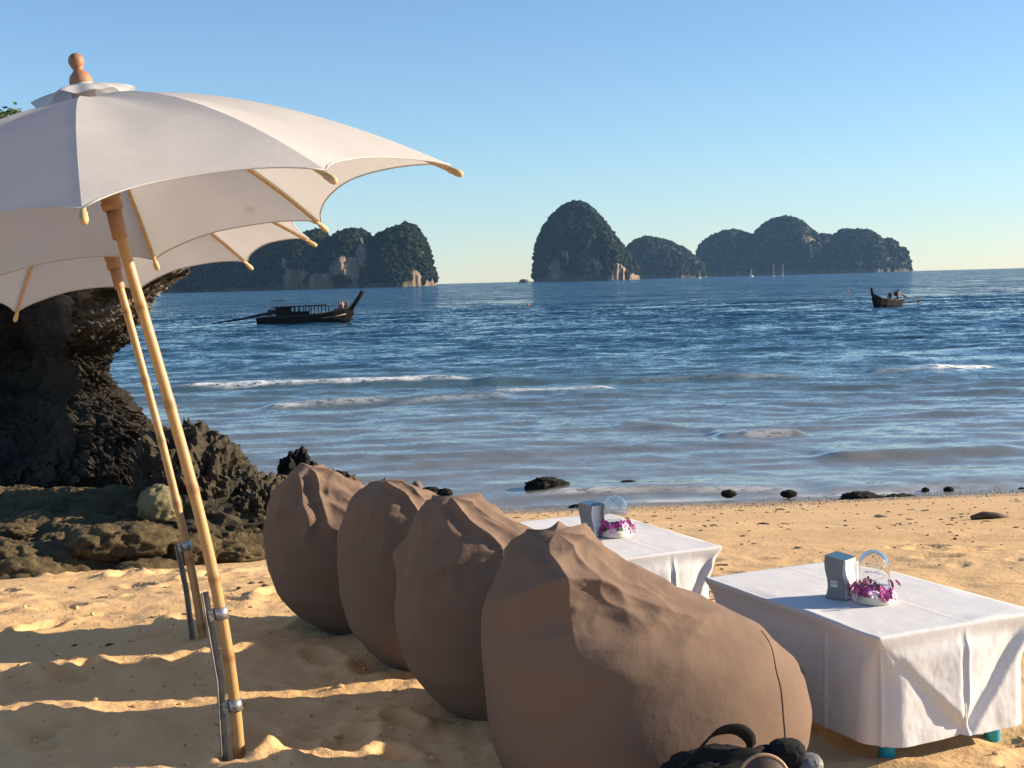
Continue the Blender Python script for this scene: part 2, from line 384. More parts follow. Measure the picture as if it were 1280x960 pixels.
tag(beach, 'golden sand beach sloping down to the sea', kind='structure')
def ground(x, y):
    return float(beach_full(np.array([float(x)]), np.array([float(y)]))[0])

# ------------------------------------------------------------------ sea
crests = [  # photo x0, y0, x1, y1, height, foam
    (205, 485, 600, 477, 0.24, 1.0), (590, 478, 790, 473, 0.18, 0.0), (320, 508, 500, 500, 0.16, 0.32), (480, 503, 640, 496, 0.12, 0.15),
    (600, 491, 775, 484, 0.15, 0.6), (1080, 466, 1260, 455, 0.20, 0.25), (1160, 461, 1240, 456, 0.06, 0.9), (780, 475, 1020, 469, 0.16, 0.12), (890, 547, 1010, 544, 0.12, 0.0), (925, 547, 990, 545.2, 0.02, 0.22),
    (1020, 570, 1280, 561, 0.09, 0.0), (640, 540, 860, 533, 0.09, 0.0), (430, 548, 640, 541, 0.09, 0.0),
    (660, 615, 1010, 612, 0.06, 0.25), (1010, 612, 1280, 603, 0.05, 0.1), (1040, 525, 1280, 517, 0.10, 0.0), (240, 462, 520, 455, 0.14, 0.0), (150, 440, 380, 434, 0.16, 0.0)]
cr = []
for (x0, y0, x1, y1, h, fm) in crests:
    cr.append((onz(x0, y0, SEA), onz(x1, y1, SEA), h, fm))
wv = []
g2 = np.random.default_rng(21)
for k in range(46):
    L = 0.55 * (8.5 / 0.55) ** (k / 45); a = math.radians(-90 + g2.normal() * 34); wv.append((2 * math.pi / L * math.cos(a), 2 * math.pi / L * math.sin(a), g2.uniform(0, 6.28), 0.0056 * L ** 0.55))
ys = np.concatenate([13.0 * np.exp(np.linspace(0, math.log(200 / 13.0), 540)), 200 * np.exp(np.linspace(0, math.log(26), 50))[1:]])
sx = np.linspace(-1, 1, 640); sx = 0.42 * sx + 0.58 * sx ** 5
Y = np.repeat(ys[:, None], len(sx), 1); X = sx[None, :] * (8 + 1.15 * Y)
fade = sstep(200, 110, Y)
sh = 0.30 + 0.70 * sstep(18, 50, Y)
Z = np.zeros_like(X)
for (kx, ky, ph, am) in wv:
    p = kx * X + ky * Y + ph; L = 2 * math.pi / math.hypot(kx, ky)
    Z += am * (1.0 - 2 * np.abs(np.sin(p / 2)) ** 1.2 if L > 1.2 else np.sin(p)) * sstep(60 * L, 22 * L, Y)
Z *= fade * sh
Z += fade * 0.10 * np.clip(ridged(X * 0.10, Y * 0.42, 1.0, 2) - 0.9, 0, 1) * sstep(18, 26, Y)
foam = np.zeros_like(X)
for (a, b, h, fm) in cr:
    u = (X - a[0]) / (b[0] - a[0]); env = sstep(-0.05, 0.15, u) * sstep(1.05, 0.85, u)
    yc = a[1] + (b[1] - a[1]) * u + 0.5 * pn(X * 0.25, a[1], 3.0) * (a[1] / 40) + 0.15 * pn(X * 1.3, a[1], 7.0)
    d = (Y - yc); wd = 0.28 + 0.010 * a[1]
    prof = np.where(d < 0, np.exp(-(d / (wd * 0.7)) ** 2), np.exp(-(d / (wd * 2.0)) ** 2))
    hh = env * (0.75 + 0.6 * pn(X * 0.5, a[1] * 2, 1.0))
    Z += h * hh * prof
    foam = np.maximum(foam, np.clip(1.7 * fm, 0, 1.3) * env * sstep(-0.8, -0.35, d / wd) * sstep(0.3, 0.0, d / wd) * np.clip(0.8 + 1.5 * pn(X * 0.6, a[1], 9.0), 0, 1.4))
bz = beach_z(X, Y)
edge = np.abs(SEA - bz)
foam = np.maximum(foam, 0.6 * sstep(0.05, 0.0, edge) * np.clip(0.6 + 1.5 * pn(X * 0.9, Y * 0.9, 4.0), 0, 1) * (Y < 24))
off = np.clip((Y - 16) / 110, 0, 1) + 0.02 * pn(X * 0.06, Y * 0.15, 5.0)
sea = mesh_obj('sea', np.stack([X, Y, Z + SEA], -1).reshape(-1, 3), grid_faces(len(ys), len(sx)), WATER, attrs={'foam': np.clip(foam, 0, 1), 'offshore': np.clip(off, 0, 1)})
tag(sea, 'blue rippled sea with small breaking waves', kind='structure')

# ------------------------------------------------------------------ islands
ICOS = icosphere(1); ICO1 = icosphere(2); ICO0 = icosphere(1)
def island(name, label, prof, D, cliffs, depth=0.55, seed=0, clump=6.5, nclump=1500, amp=9.0):
    base = onz(640, 351.5 - 0.0, SEA)  # unused distance; islands stand on the sea at distance D
    pts = []
    for (x, y) in prof:
        P = aty(x, y, D); pts.append((P[0], max(P[2] - SEA, 0.0)))
    xs = np.array([p[0] for p in pts]); hs = np.array([p[1] for p in pts])
    n = 260; xg = np.linspace(xs[0], xs[-1], n); hg = np.interp(xg, xs, hs)
    k = np.ones(3) / 3; hg = np.convolve(np.pad(hg, 1, 'edge'), k, 'valid')
    wid = xs[-1] - xs[0]
    tg = np.minimum(depth * wid * 0.5, 0.75 * np.convolve(np.pad(hg, 12, 'edge'), np.ones(25) / 25, 'valid') + 10)
    endf = np.sqrt(np.clip(1 - ((xg - xg.mean()) / (wid / 2)) ** 6, 0.02, 1)); tg = tg * endf
    m = 90; ph = np.linspace(0, math.pi, m)
    PX = np.repeat(xg[None, :], m, 0); c = np.cos(ph)[:, None]; s = np.sin(ph)[:, None]
    PY = D - np.sign(c) * np.abs(c) ** 0.8 * tg[None, :]
    PZ = hg[None, :] * np.abs(s) ** 0.62
    q = 1.0 / (amp * 3.2)
    front = sstep(0.0, 0.25, s)
    dn = (ridged(PX * q + seed, PY * q, PZ * q * 0.55, 4) - 0.7)
    inner = sstep(0, 0.06, (xg - xs[0]) / wid) * sstep(0, 0.06, (xs[-1] - xg) / wid)
    PY = PY - np.sign(c) * amp * dn * (0.35 + 0.65 * np.abs(c)) * inner[None, :]
    PZ = PZ + amp * 0.22 * fbm(PX * q * 2, PY * q * 2, seed, 3) * s * inner[None, :]
    PZ[0] = -6; PZ[-1] = -6
    cl = np.zeros_like(PX)
    for (cx, cy, rx, ry) in cliffs:
        a = aty(cx, cy, D); u = (PX - a[0]) / (rx / F * D); v = (PZ + SEA - a[2]) / (ry / F * D)
        cl = np.maximum(cl, sstep(1.25, 0.7, np.sqrt(u * u + v * v) + 0.75 * fbm(PX * 0.05, PZ * 0.03, seed + 5, 4)))
    cl = np.maximum(cl, 0.55 * sstep(3.5, 1.5, PZ))     # bare tidal foot all round
    cl = cl * (c > -0.2)
    PY = PY - cl * amp * 0.7 * (ridged(PX * 0.09, PZ * 0.02, seed + 2.0, 3) - 0.8)
    root = empty(name, (0, 0, 0)); tag(root, label, 'island', 'limestone islands on the horizon')
    V = np.stack([PX, PY, PZ + SEA], -1)
    mesh_obj('rock', V.reshape(-1, 3), grid_faces(m, n), ISLROCK, root, attrs={'cliff': cl})
    # tree crowns: far-off wood that reads as one mass
    g = np.random.default_rng(seed + 50)
    e1 = V[1:, :-1] - V[:-1, :-1]; e2 = V[:-1, 1:] - V[:-1, :-1]
    ar = np.linalg.norm(np.cross(e1, e2), axis=-1); okm = (cl[:-1, :-1] < 0.45) & (PZ[:-1, :-1] > 4) & (c[:-1] > -0.45)
    pr = (ar * okm).ravel(); pr /= pr.sum()
    idx = g.choice(len(pr), nclump, p=pr); ri, ci = np.unravel_index(idx, ar.shape)
    P = V[ri, ci] + e1[ri, ci] * g.random((nclump, 1)) + e2[ri, ci] * g.random((nclump, 1))
    iv, jf = ICO1 if D < 1800 else ICO0
    sc = clump * g.uniform(0.35, 1.0, (nclump, 1)) ** 1.0
    dirs = iv[None] * (1 + 0.35 * g.normal(size=(nclump, len(iv), 1)).clip(-1.5, 1.5))
    vv = P[:, None, :] + dirs * sc[:, None, :] * np.array([0.62, 0.62, 0.55])
    ff = (jf[None] + (np.arange(nclump) * len(iv))[:, None, None]).reshape(-1, 3)
    fo = mesh_obj('forest', vv.reshape(-1, 3), ff, FOREST, root, smooth=False); fo['kind'] = 'stuff'
    return root
island('limestone_island', 'forested limestone island with double summit and pale cliffs, behind the covered longtail boat',
    [(196, 366), (206, 348), (222, 338), (250, 328), (280, 318), (310, 312), (340, 306), (365, 300), (385, 294), (398, 290), (407, 296), (413, 304), (424, 294), (438, 290), (452, 291), (462, 298), (469, 305), (476, 294), (490, 288), (503, 284), (511, 281), (519, 287), (528, 300), (536, 320), (541, 338), (545, 357)],
    1600, [(443, 337, 18, 17), (456, 322, 8, 22), (376, 345, 17, 11), (412, 350, 16, 7), (523, 348, 5, 9), (541, 353, 6, 4), (365, 332, 6, 8)], 0.42, 1, 8.0, 2600, 10)
island('limestone_island', 'steep dome-shaped forested limestone island standing apart with orange streaked foot',
    [(667, 352), (668.5, 335), (669, 322), (672, 305), (680, 286), (690, 272), (700, 262), (711, 256), (722, 254), (732, 257), (742, 265), (752, 277), (762, 290), (772, 303), (780, 314), (789, 324), (796, 335), (800, 349)],
    2200, [(692, 336, 8, 9), (704, 322, 5, 8), (768, 340, 10, 9), (788, 346, 9, 4), (742, 332, 5, 8)], 0.9, 2, 8.5, 2400, 12)
island('limestone_island', 'low rounded blue-grey island between the dome island and the long ridge island',
    [(776, 349), (781, 325), (785, 309), (795, 301), (806, 298), (820, 299), (835, 303), (850, 309), (862, 317), (870, 325), (880, 335), (884, 348)],
    3000, [(830, 345, 12, 2)], 0.8, 3, 10, 1100, 12)
island('limestone_island', 'long multi-peaked blue-grey island ending in a thin rock needle behind the sailing yachts',
    [(868, 347), (870, 325), (873, 312), (880, 302), (890, 296), (900, 291), (912, 289), (925, 290), (938, 295), (945, 294), (950, 286), (957, 280), (970, 274), (983, 272), (995, 275), (1005, 282), (1015, 292), (1022, 299), (1026, 294), (1033, 295), (1040, 298), (1047, 292), (1055, 288), (1065, 289), (1075, 288), (1085, 289), (1095, 296), (1102, 304), (1105, 300), (1111, 299), (1117, 304), (1121, 314), (1124, 311), (1128, 309), (1132, 313), (1135, 324), (1138, 339)],
    3400, [(1000, 302, 8, 3), (990, 338, 20, 2), (1060, 332, 6, 3)], 0.35, 4, 11, 2600, 14)
iv, jf = icosphere(3)
pz = aty(655, 351, 2300); v = iv * np.array([9, 5, 5.5]); v *= (1 + 0.35 * fbm(iv[:, 0] * 2, iv[:, 1] * 2, iv[:, 2] * 2, 4))[:, None]
v = np.concatenate([v + [pz[0], 2300, SEA + 0.5], v * [0.5, 0.5, 0.45] + [pz[0] + 14, 2300, SEA]]); jf2 = np.concatenate([jf, jf + len(iv)])
tag(mesh_obj('rock_islet', v[:len(iv)], jf, ISLROCK, attrs={'cliff': np.full(len(iv), 0.55)}), 'tiny dark rock islet breaking the horizon beside the dome island', 'islet')

# ------------------------------------------------------------------ rocks by the beach
def jag_rock(name, label, c, size, mat, seed, sub=5, amp=0.35, freq=2.2, cat='rock', group=None, lean=0.0, stretch=1.0, peak=0.0):
    iv, jf = icosphere(sub); v = iv.copy()
    n = ridged(v[:, 0] * freq + seed, v[:, 1] * freq, v[:, 2] * freq * stretch + seed, 5) - 0.85
    n2 = ridged(v[:, 0] * freq * 3.3, v[:, 1] * freq * 3.3 + seed, v[:, 2] * freq * 2.4, 4, 2.2, .65) - .8
    rad = 1 + amp * n + amp * 0.35 * n2
    v = v * rad[:, None]
    v[:, 2] += peak * np.clip(v[:, 2], 0, None) * ridged(v[:, 0] * 2.5 + seed, v[:, 1] * 2.5, 0.3, 3)
    v[:, 0] += lean * v[:, 2]
    v = v * np.array(size) * 0.5
    o = mesh_obj(name, v, jf, mat, smooth=sub < 5); o.location = c
    tag(o, label, cat, group); return o
# the big overhanging cliff
zl = np.array([-1.6, -0.6, 0.05, 0.2, 0.42, 0.58, 0.68, 0.85, 0.98, 1.08, 1.2, 1.5, 1.75, 2.1, 2.4, 2.55])
xr = np.array([-2.6, -2.6, -2.62, -2.70, -2.86, -2.96, -3.08, -3.14, -3.10, -2.95, -2.86, -2.70, -2.35, -2.4, -3.0, -4.0]) - 0.12
yf = np.array([10.7, 10.7, 10.7, 10.7, 10.7, 10.8, 11.0, 11.1, 11.0, 10.9, 10.8, 10.6, 10.5, 10.6, 10.9, 11.6])
nz, na = 330, 560
zz = np.linspace(-1.6, 2.55, nz); XR = np.interp(zz, zl, xr); YF = np.interp(zz, zl, yf)
cx, cy = -6.6, 13.2
th = np.concatenate([np.radians(np.linspace(-125, 25, 480, endpoint=False)), np.radians(np.linspace(25, 235, 80, endpoint=False))])
ce, se = np.cos(th), np.sin(th); ex = 0.62
PX = cx + (np.sign(ce) * np.abs(ce) ** ex)[None, :] * np.where(ce[None, :] > 0, (XR - cx)[:, None], 4.0)
PY = cy + (np.sign(se) * np.abs(se) ** ex)[None, :] * np.where(se[None, :] < 0, (cy - YF)[:, None], 2.5)
PZ = np.repeat(zz[:, None], na, 1)
PY = PY + np.clip(-2.9 - PX, 0, 3.2) * 0.55 * (se[None, :] < 0)
PY = PY + 1.7 * sstep(-3.5, -4.05, PX) * sstep(0.05, 0.5, PZ) * (se[None, :] < 0)
PX = PX - np.clip(PY - 10.7, 0, 9) * 0.34 * (ce[None, :] > 0)
nn = ridged(PX * 1.3, PY * 1.3, PZ * 1.1, 6, 2.2, 0.62) - 1.35; n2 = ridged(PX * 5.5, PY * 5.5, PZ * 5.0, 4, 2.2, 0.6) - 1.1
dx = PX - cx; dy = PY - cy; L = np.sqrt(dx * dx + dy * dy)
n3 = ridged(PX * 13, PY * 13, PZ * 11, 3, 2.1, 0.6) - 0.7
a = 0.14 * nn + 0.105 * n2 + 0.042 * n3
PX = PX + dx / L * a; PY = PY + dy / L * a * 1.6; PZ = PZ + 0.10 * fbm(PX * 2, PY * 2, PZ * 2, 3) + 0.03 * fbm(PX * 11, PY * 11, PZ * 11, 2)
V = np.stack([PX, PY, PZ], -1).reshape(-1, 3); V = np.concatenate([V, [[cx, cy, 2.75]]])
fc = grid_faces(nz, na, True); tp = (nz - 1) * na
cap = np.array([[tp + i, tp + (i + 1) % na, len(V) - 1, len(V) - 1] for i in range(na)])
bmf = [tuple(q) for q in fc.tolist()] + [(q[0], q[1], q[2]) for q in cap.tolist()]
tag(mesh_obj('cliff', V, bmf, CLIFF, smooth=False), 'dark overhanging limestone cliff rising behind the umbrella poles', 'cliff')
# shelf in front of it
gx = np.linspace(-6.6, -1.15, 420); gy = np.linspace(8.0, 12.6, 380); X, Y = np.meshgrid(gx, gy)
edge_y = np.interp(X, [-6.6, -3.2, -2.55, -2.2, -1.75, -1.5, -1.15], [8.7, 8.75, 8.95, 9.25, 9.55, 10.1, 10.9])
d = Y - edge_y + 0.22 * fbm(X * 1.6, Y * 1.6, 3.0, 4)
mask = sstep(0.0, 0.5, d) * sstep(-1.15, -1.5, X)
hgt = 0.02 + 0.36 * sstep(0.0, 2.6, d) + 0.085 * (ridged(X * 1.3, Y * 2.6, 1.0, 5, 2.2, 0.55) - 0.8) + 0.022 * (ridged(X * 6, Y * 7, 1.0, 4, 2.2, .6) - .7) + 0.12 * (ridged(X * 0.7 + 4, Y * 1.2, 6.0, 2) - 0.4)
Z = beach_z(X, Y) - 0.12 + mask * (0.10 + np.maximum(hgt, 0.02)) - 0.25 * (1 - sstep(-0.15, 0.05, d))
tag(mesh_obj('rock_shelf', np.stack([X, Y, Z], -1).reshape(-1, 3), grid_faces(len(gy), len(gx)), SHELF, smooth=False), 'low moss-covered rock shelf between the sand and the dark cliff', 'rock')
SHX, SHY, SHZ = X.copy(), Y.copy(), Z.copy()
def shelf_z(x, y):
    j = int(np.argmin(np.abs(gx - x))); i = int(np.argmin(np.abs(gy - y))); return float(SHZ[i, j])
_g = np.random.default_rng(77)
def at_ground(px, py, dz=0.0):
    z = 0.0
    for _ in range(12):
        P = onz(px, py, z); z = float(beach_z(np.array(P[0]), np.array(P[1])))
    return P[0], P[1], z + dz
for k in range(34):
    x = _g.uniform(-4.6, -1.7); e_ = np.interp(x, [-6.6, -3.2, -2.55, -2.2, -1.75, -1.5, -1.15], [8.7, 8.75, 8.95, 9.25, 9.55, 10.1, 10.9]); y = e_ + 0.12 + abs(_g.normal()) * 0.65
    if y > 11: continue
    w = _g.uniform(0.14, 0.42); big_ = w > .3
    jag_rock('shelf_rock', 'mossy broken rock lying loose on the low rock shelf', (x, y, shelf_z(x, y) + w * .05), (w, w * _g.uniform(.6, .9), w * _g.uniform(.3, .5)), SHELF if k % 3 else JAG, k * 2.31, 4, 0.42, 2.0, group='broken rocks on the shelf')
JG = 'jagged rocks along the water'
jag_rock('jagged_rock', 'jagged dark ridge of rock sloping from the cliff foot to the water', (-2.44, 10.6, -0.12), (0.70, 0.9, 0.86), JAG, 1.3, 6, 0.36, 2.4, peak=0.03, lean=-0.35)
jag_rock('jagged_rock', 'spiky dark rock between the sloping ridge and the farthest bean bag', (-2.04, 10.5, -0.30), (0.56, 0.7, 0.55), JAG, 4.1, 6, 0.38, 2.6, peak=0.03)
jag_rock('jagged_rock', 'squat dark rock at the foot of the sloping ridge', (-2.5, 10.1, -0.32), (0.8, 0.6, 0.50), JAG, 8.8, 5, 0.4, 2.2)
jag_rock('jagged_rock', 'pointed black rock pinnacle rising behind the farthest bean bag', (-2.10, 13.2, -0.58), (0.38, 0.5, 0.76), WETROCK, 2.7, 5, 0.38, 2.0, peak=0.03)
jag_rock('jagged_rock', 'long low black rock trailing from the pinnacle into the water', (-1.84, 13.4, -0.74), (0.60, 0.6, 0.62), WETROCK, 6.2, 5, 0.38, 2.4, peak=0.03)
jag_rock('jagged_rock', 'low black rock tip lapped by the sea beyond the pinnacle', (-1.75, 15.2, -1.0), (0.7, 0.5, 0.42), WETROCK, 9.9, 5, 0.4, 2.6)
x, y, z = at_ground(141, 668); jag_rock('boulder', 'rounded pale yellow-grey boulder lying on the mossy shelf', (x, y - 0.05, z + 0.13), (0.24, 0.22, 0.24), PALESTONE, 5.5, 4, 0.22, 1.4)
jag_rock('boulder', 'angular pale lichen-covered boulder wedged under the jagged ridge', (-2.60, 9.85, -0.02), (0.24, 0.22, 0.24), PALESTONE, 7.5, 4, 0.3, 1.6)
def shore(px, py, wpx, hpx, label, mat=WETROCK, seed=1.0, name='shore_rock', grp=None):
    P = onz(px, py, SEA + (0.0 if py < 618 else 0.12)); s = P[1] / F
    return jag_rock(name, label, (P[0], P[1], P[2] + hpx * s * 0.12), (wpx * s * 1.1, wpx * s * 0.7, hpx * s * 1.15), mat, seed, 4, 0.48, 1.9, group=grp)
shore(684, 609, 35, 13, 'flat-topped black boulder awash in the shallows', seed=2.1)
shore(722, 636, 14, 6, 'small dark stone on wet sand behind the far table', seed=3.3)
shore(1075, 626, 32, 12, 'knobbly black rock at the water edge, largest of its cluster', seed=4.4)
shore(1099, 626, 16, 7, 'smaller black rock touching the knobbly rock at the water edge', seed=5.1)
shore(1125, 624, 26, 7, 'flat black rock slab at the water edge beside the knobbly rock', seed=6.6)
SG = 'small dark stones along the waterline'
for k, (px, py, w, h) in enumerate([(815, 613, 12, 5), (911, 618, 12, 6), (986, 618, 13, 6), (786, 604, 14, 4), (1017, 632, 9, 6), (1157, 613, 6, 4), (1186, 613, 8, 5), (1262, 624, 8, 4), (556, 617, 12, 7), (538, 613, 14, 5), (1278, 613, 8, 4)]):
    shore(px, py, w, h, 'small dark stone poking out along the waterline', seed=10 + k * 1.7, grp=SG)
P = onz(521, 612, SEA + 0.05); jag_rock('shore_rock', 'small square pinkish stone at the waterline', (P[0], P[1], P[2] + 0.02), (0.15, 0.13, 0.2), PINKSTONE, 3.1, 3, 0.12, 1.2)
x, y, z = at_ground(1237, 649); 
m = MB().tube([(x - 0.16, y, z + 0.02), (x - 0.05, y + 0.02, z + 0.035), (x + 0.06, y, z + 0.03), (x + 0.17, y + 0.03, z + 0.015)], [0.018, 0.034, 0.03, 0.012], 9)
tag(m.build('driftwood', DRIFT, smooth=True), 'short dark piece of driftwood on the open sand', 'driftwood')

# shrub on the cliff top
def shrub():
    root = empty('shrub', (-4.14, 11.4, 2.30)); tag(root, 'small leafy green shrub on the cliff top above the umbrella', 'shrub')
    mb = MB(); tips = []
    g = np.random.default_rng(5)
    for k in range(7):
        a = g.uniform(0, 6.28); r = g.uniform(0.05, 0.32); h = g.uniform(0.45, 0.8)
        e = Vector((r * math.cos(a), r * math.sin(a), h)); mid = e * 0.5 + Vector((0.03, 0.02, 0.05))
        mb.tube([(0, 0, 0), mid, e], [0.022, 0.014, 0.006], 6); tips += [e, mid * 1.3]
    mb.build('trunk', BARK, root, True)
    vs = []; fs = []
    for k in range(4200):
        t0 = tips[g.integers(len(tips))]; p = Vector(t0) + Vector(g.normal(size=3) * np.array([0.085, 0.085, 0.06]))
        d = Vector(g.normal(size=3)).normalized(); d.z *= 0.5; q = d.orthogonal().normalized(); L = g.uniform(0.04, 0.075); w = L * 0.5
        b = len(vs); vs += [p - d * L * 0.5, p + q * w * 0.5, p + d * L * 0.6, p - q * w * 0.5]; fs.append((b, b + 1, b + 2, b + 3))
    o = mesh_obj('crown', vs, fs, LEAF, root, smooth=False); o['kind'] = 'stuff'
shrub()

# ------------------------------------------------------------------ boats
PXM = 113.0 / F
def person(name, label, loc, yaw, shirt, sit=True, scale=1.0, group=None):
    V = [(0,0,.10),(0,0,.36),(0,.0,.50),(0.02,0,.58),(0.03,0,.70),(0,.18,.46),(.06,.24,.22),(.22,.18,.10),(0,-.18,.46),(.06,-.24,.22),(.22,-.18,.10),(.02,.10,.06),(.42,.13,.10),(.44,.13,-.30),(.02,-.10,.06),(.42,-.13,.10),(.44,-.13,-.30)]
    R = [.15,.15,.075,.06,.10,.075,.05,.04,.075,.05,.04,.09,.07,.05,.09,.07,.05]
    if not sit:
        V[12] = (.10,.12,-.34); V[13] = (0,.12,-.74); V[15] = (.10,-.12,-.34); V[16] = (0,-.12,-.74)
    Ed = [(0,1),(1,2),(2,3),(3,4),(2,5),(5,6),(6,7),(2,8),(8,9),(9,10),(0,11),(11,12),(12,13),(0,14),(14,15),(15,16)]
    me = bpy.data.meshes.new(name); me.from_pydata(V, Ed, []); me.update()
    o = bpy.data.objects.new(name, me); COL.objects.link(o); o.location = loc; o.rotation_euler = (0, 0, yaw); o.scale = (scale,) * 3
    sk = o.modifiers.new('skin', 'SKIN'); sk.use_smooth_shade = True
    for i, r in enumerate(R): me.skin_vertices[0].data[i].radius = (r, r)
    me.skin_vertices[0].data[0].use_root = True
    ss = o.modifiers.new('sub', 'SUBSURF'); ss.levels = ss.render_levels = 2
    t = NT('person_' + name); tc = t.node('ShaderNodeTexCoord'); sp = t.node('ShaderNodeSeparateXYZ'); t.link(tc.outputs['Object'], sp.inputs[0])
    mr = t.node('ShaderNodeMapRange'); mr.inputs[1].default_value = -0.4; mr.inputs[2].default_value = 0.9; t.link(sp.outputs['Z'], mr.inputs[0])
    c = t.ramp(mr.outputs[0], [(0.0, (0.04, 0.04, 0.05)), (0.40, (0.04, 0.04, 0.05)), (0.41, shirt), (0.72, shirt), (0.73, (0.30, 0.17, 0.11)), (0.86, (0.02, 0.015, 0.012))])
    for e in t.n:
        if e.type == 'VALTORGB': e.color_ramp.interpolation = 'CONSTANT'
    t.color(c).rough(0.8); me.materials.append(t.m); tag(o, label, 'person', group); return o
def hull(root, st, beam, mat, name='hull'):
    """st: (x, keel z, gunwale z, half-beam factor)"""
    nv = 9; vs = []
    for (x, zk, zg, b) in st:
        for k in range(nv):
            a = math.pi * k / (nv - 1); vs.append((x, -math.cos(a) * b * beam / 2, zg - (zg - zk) * math.sin(a) ** 0.8))
    n = len(st); fs = [tuple(q) for q in grid_faces(n, nv).tolist()]
    for i in range(n - 1):        # deck slightly below the gunwale closes the hull
        fs.append((i * nv, (i + 1) * nv, (i + 1) * nv + nv - 1, i * nv + nv - 1))
    fs.append(tuple(range(nv))); fs.append(tuple((n - 1) * nv + k for k in range(nv - 1, -1, -1)))
    return mesh_obj(name, vs, fs, mat, root, smooth=False)
# covered longtail
b0 = aty(322, 404, 113.0); root = empty('longtail_boat', (b0[0], 113.0, SEA - 0.02), math.radians(-2))
tag(root, 'dark wooden longtail boat with a roofed cabin and a tall upswept prow', 'boat')
u = PXM
hull(root, [(0, -.05, 8.5 * u, .55), (18 * u, -.35, 8.5 * u, .85), (40 * u, -.4, 8.8 * u, 1), (62 * u, -.4, 9.5 * u, 1), (82 * u, -.38, 11 * u, .95), (98 * u, -.3, 13.5 * u, .75), (110 * u, -.2, 16.5 * u, .45), (117 * u, .1, 19 * u, .2), (121 * u, .7, 21 * u, .07)], 1.9, BOATWOOD)
m = MB().tube([(115 * u, 0, 13 * u), (121 * u, 0, 20 * u), (128 * u, 0, 30 * u), (133.5 * u, 0, 38 * u)], [.14, .2, .17, .20], 8); m.build('prow', BOATWOOD, root, True)
for s in (-1, 1):
    MB().tube([(4 * u, s * .62, 8.8 * u), (40 * u, s * .97, 9.2 * u), (82 * u, s * .92, 11.4 * u), (110 * u, s * .45, 16.9 * u), (119 * u, s * .12, 20.4 * u)], .06, 6).build('gunwale', BOATTRIM, root, True)
    MB().tube([(84 * u, s * .86, 6.5 * u), (100 * u, s * .62, 8 * u), (112 * u, s * .36, 10.5 * u)], .03, 6).build('painted_stripe', TAN, root, True)
rz = math.radians(-1.2)
MB().box((56 * u, 0, 21.8 * u), (68 * u, 1.75, 0.1), Matrix.Rotation(rz, 3, 'Y')).build('roof', BOATTRIM, root, bevel=0.03)
MB().box((33.5 * u, 0, 15 * u), (15 * u, 1.6, 12.5 * u)).build('cabin', BOATWOOD, root)
for s in (-1, 1):
    for px in (44, 50, 56, 63, 70, 79, 88):
        MB().tube([(px * u, s * .78, 8.5 * u), (px * u, s * .78, 21.5 * u)], .045, 6).build('roof_post', BOATWOOD, root)
    MB().box((52.5 * u, s * .8, 12 * u), (23 * u, .05, 6 * u)).build('side_screen', BOATWOOD, root)
m = MB()
for s in (-1, 1): m.tube([(19 * u, s * .5, 8.5 * u), (19 * u, s * .5, 29 * u), (36 * u, s * .5, 29 * u), (36 * u, s * .5, 21 * u)], .035, 6)
m.tube([(19 * u, -.5, 29 * u), (19 * u, .5, 29 * u)], .035, 6).tube([(36 * u, -.5, 29 * u), (36 * u, .5, 29 * u)], .035, 6).build('stern_frame', ENGINE, root)
e = MB().box((20 * u, 0, 15 * u), (12 * u, .5, 6 * u)).box((15 * u, 0, 13 * u), (6 * u, .4, 5 * u)).tube([(24 * u, .1, 17 * u), (24 * u, .1, 21 * u)], .12, 8).build('engine', ENGINE, root)
MB().tube([(14 * u, 0, 13.5 * u), (-20 * u, 0, 7.5 * u), (-58 * u, 0, 2.6 * u)], [.12, .1, .05], 8).build('propeller_shaft', ENGINE, root, True)
MB().tube([(119 * u, .05, 20 * u), (120 * u, .35, 12 * u), (121.5 * u, .45, 8 * u)], .03, 5).build('mooring_rope', BOATTRIM, root, True)
for k, (px, yy_, sh) in enumerate([(103, .35, (0.42, 0.13, 0.15)), (107, -.1, (0.50, 0.22, 0.22)), (112.5, .15, (0.05, 0.06, 0.09))]):
    person('person', ['person in a dark pink top sitting on the bow of the covered longtail boat', 'person in a pale pink top sitting mid-bow on the covered longtail boat', 'person in a dark top sitting close to the prow of the covered longtail boat'][k],
        (b0[0] + px * u, 113.0 + yy_, SEA + (13.6 + (px - 100) * .25) * u + 0.02), math.radians([200, 170, 190][k]), sh, True, 1.0, 'people on the longtail bow')
# open longtail, seen at an angle
b1 = aty(1108, 383.5, 113.0); root = empty('longtail_boat', (b1[0], 113.0, SEA), math.radians(180 + 38))
tag(root, 'small open longtail boat with one person standing at its engine', 'boat')
hull(root, [(-1.9, .1, .62, .6), (-1.3, -.2, .55, .9), (-.3, -.3, .52, 1), (.6, -.3, .60, .9), (1.2, -.2, .78, .6), (1.6, .0, .98, .3), (1.85, .45, 1.15, .08)], 1.3, BOATWOOD)
MB().tube([(1.7, 0, .8), (1.85, 0, 1.15), (1.95, 0, 1.5), (1.98, 0, 1.62)], [.1, .13, .1, .12], 8).build('prow', BOATWOOD, root, True)
for s in (-1, 1): MB().tube([(-1.9, s * .38, .65), (-.3, s * .64, .56), (1.2, s * .38, .82), (1.82, s * .06, 1.16)], .04, 6).build('gunwale', BOATTRIM, root, True)
MB().box((-1.55, 0, 1.08), (.5, .42, .4)).tube([(-1.5, 0, .5), (-1.5, 0, 1.0)], .08, 8).tube([(-1.5, .1, 1.2), (-1.5, .1, 1.42)], .09, 8).build('engine', ENGINE, root)
MB().tube([(-1.7, 0, 1.05), (-3.0, 0, .75), (-4.4, 0, .32)], [.06, .05, .04], 8).build('propeller_shaft', ENGINE, root, True)
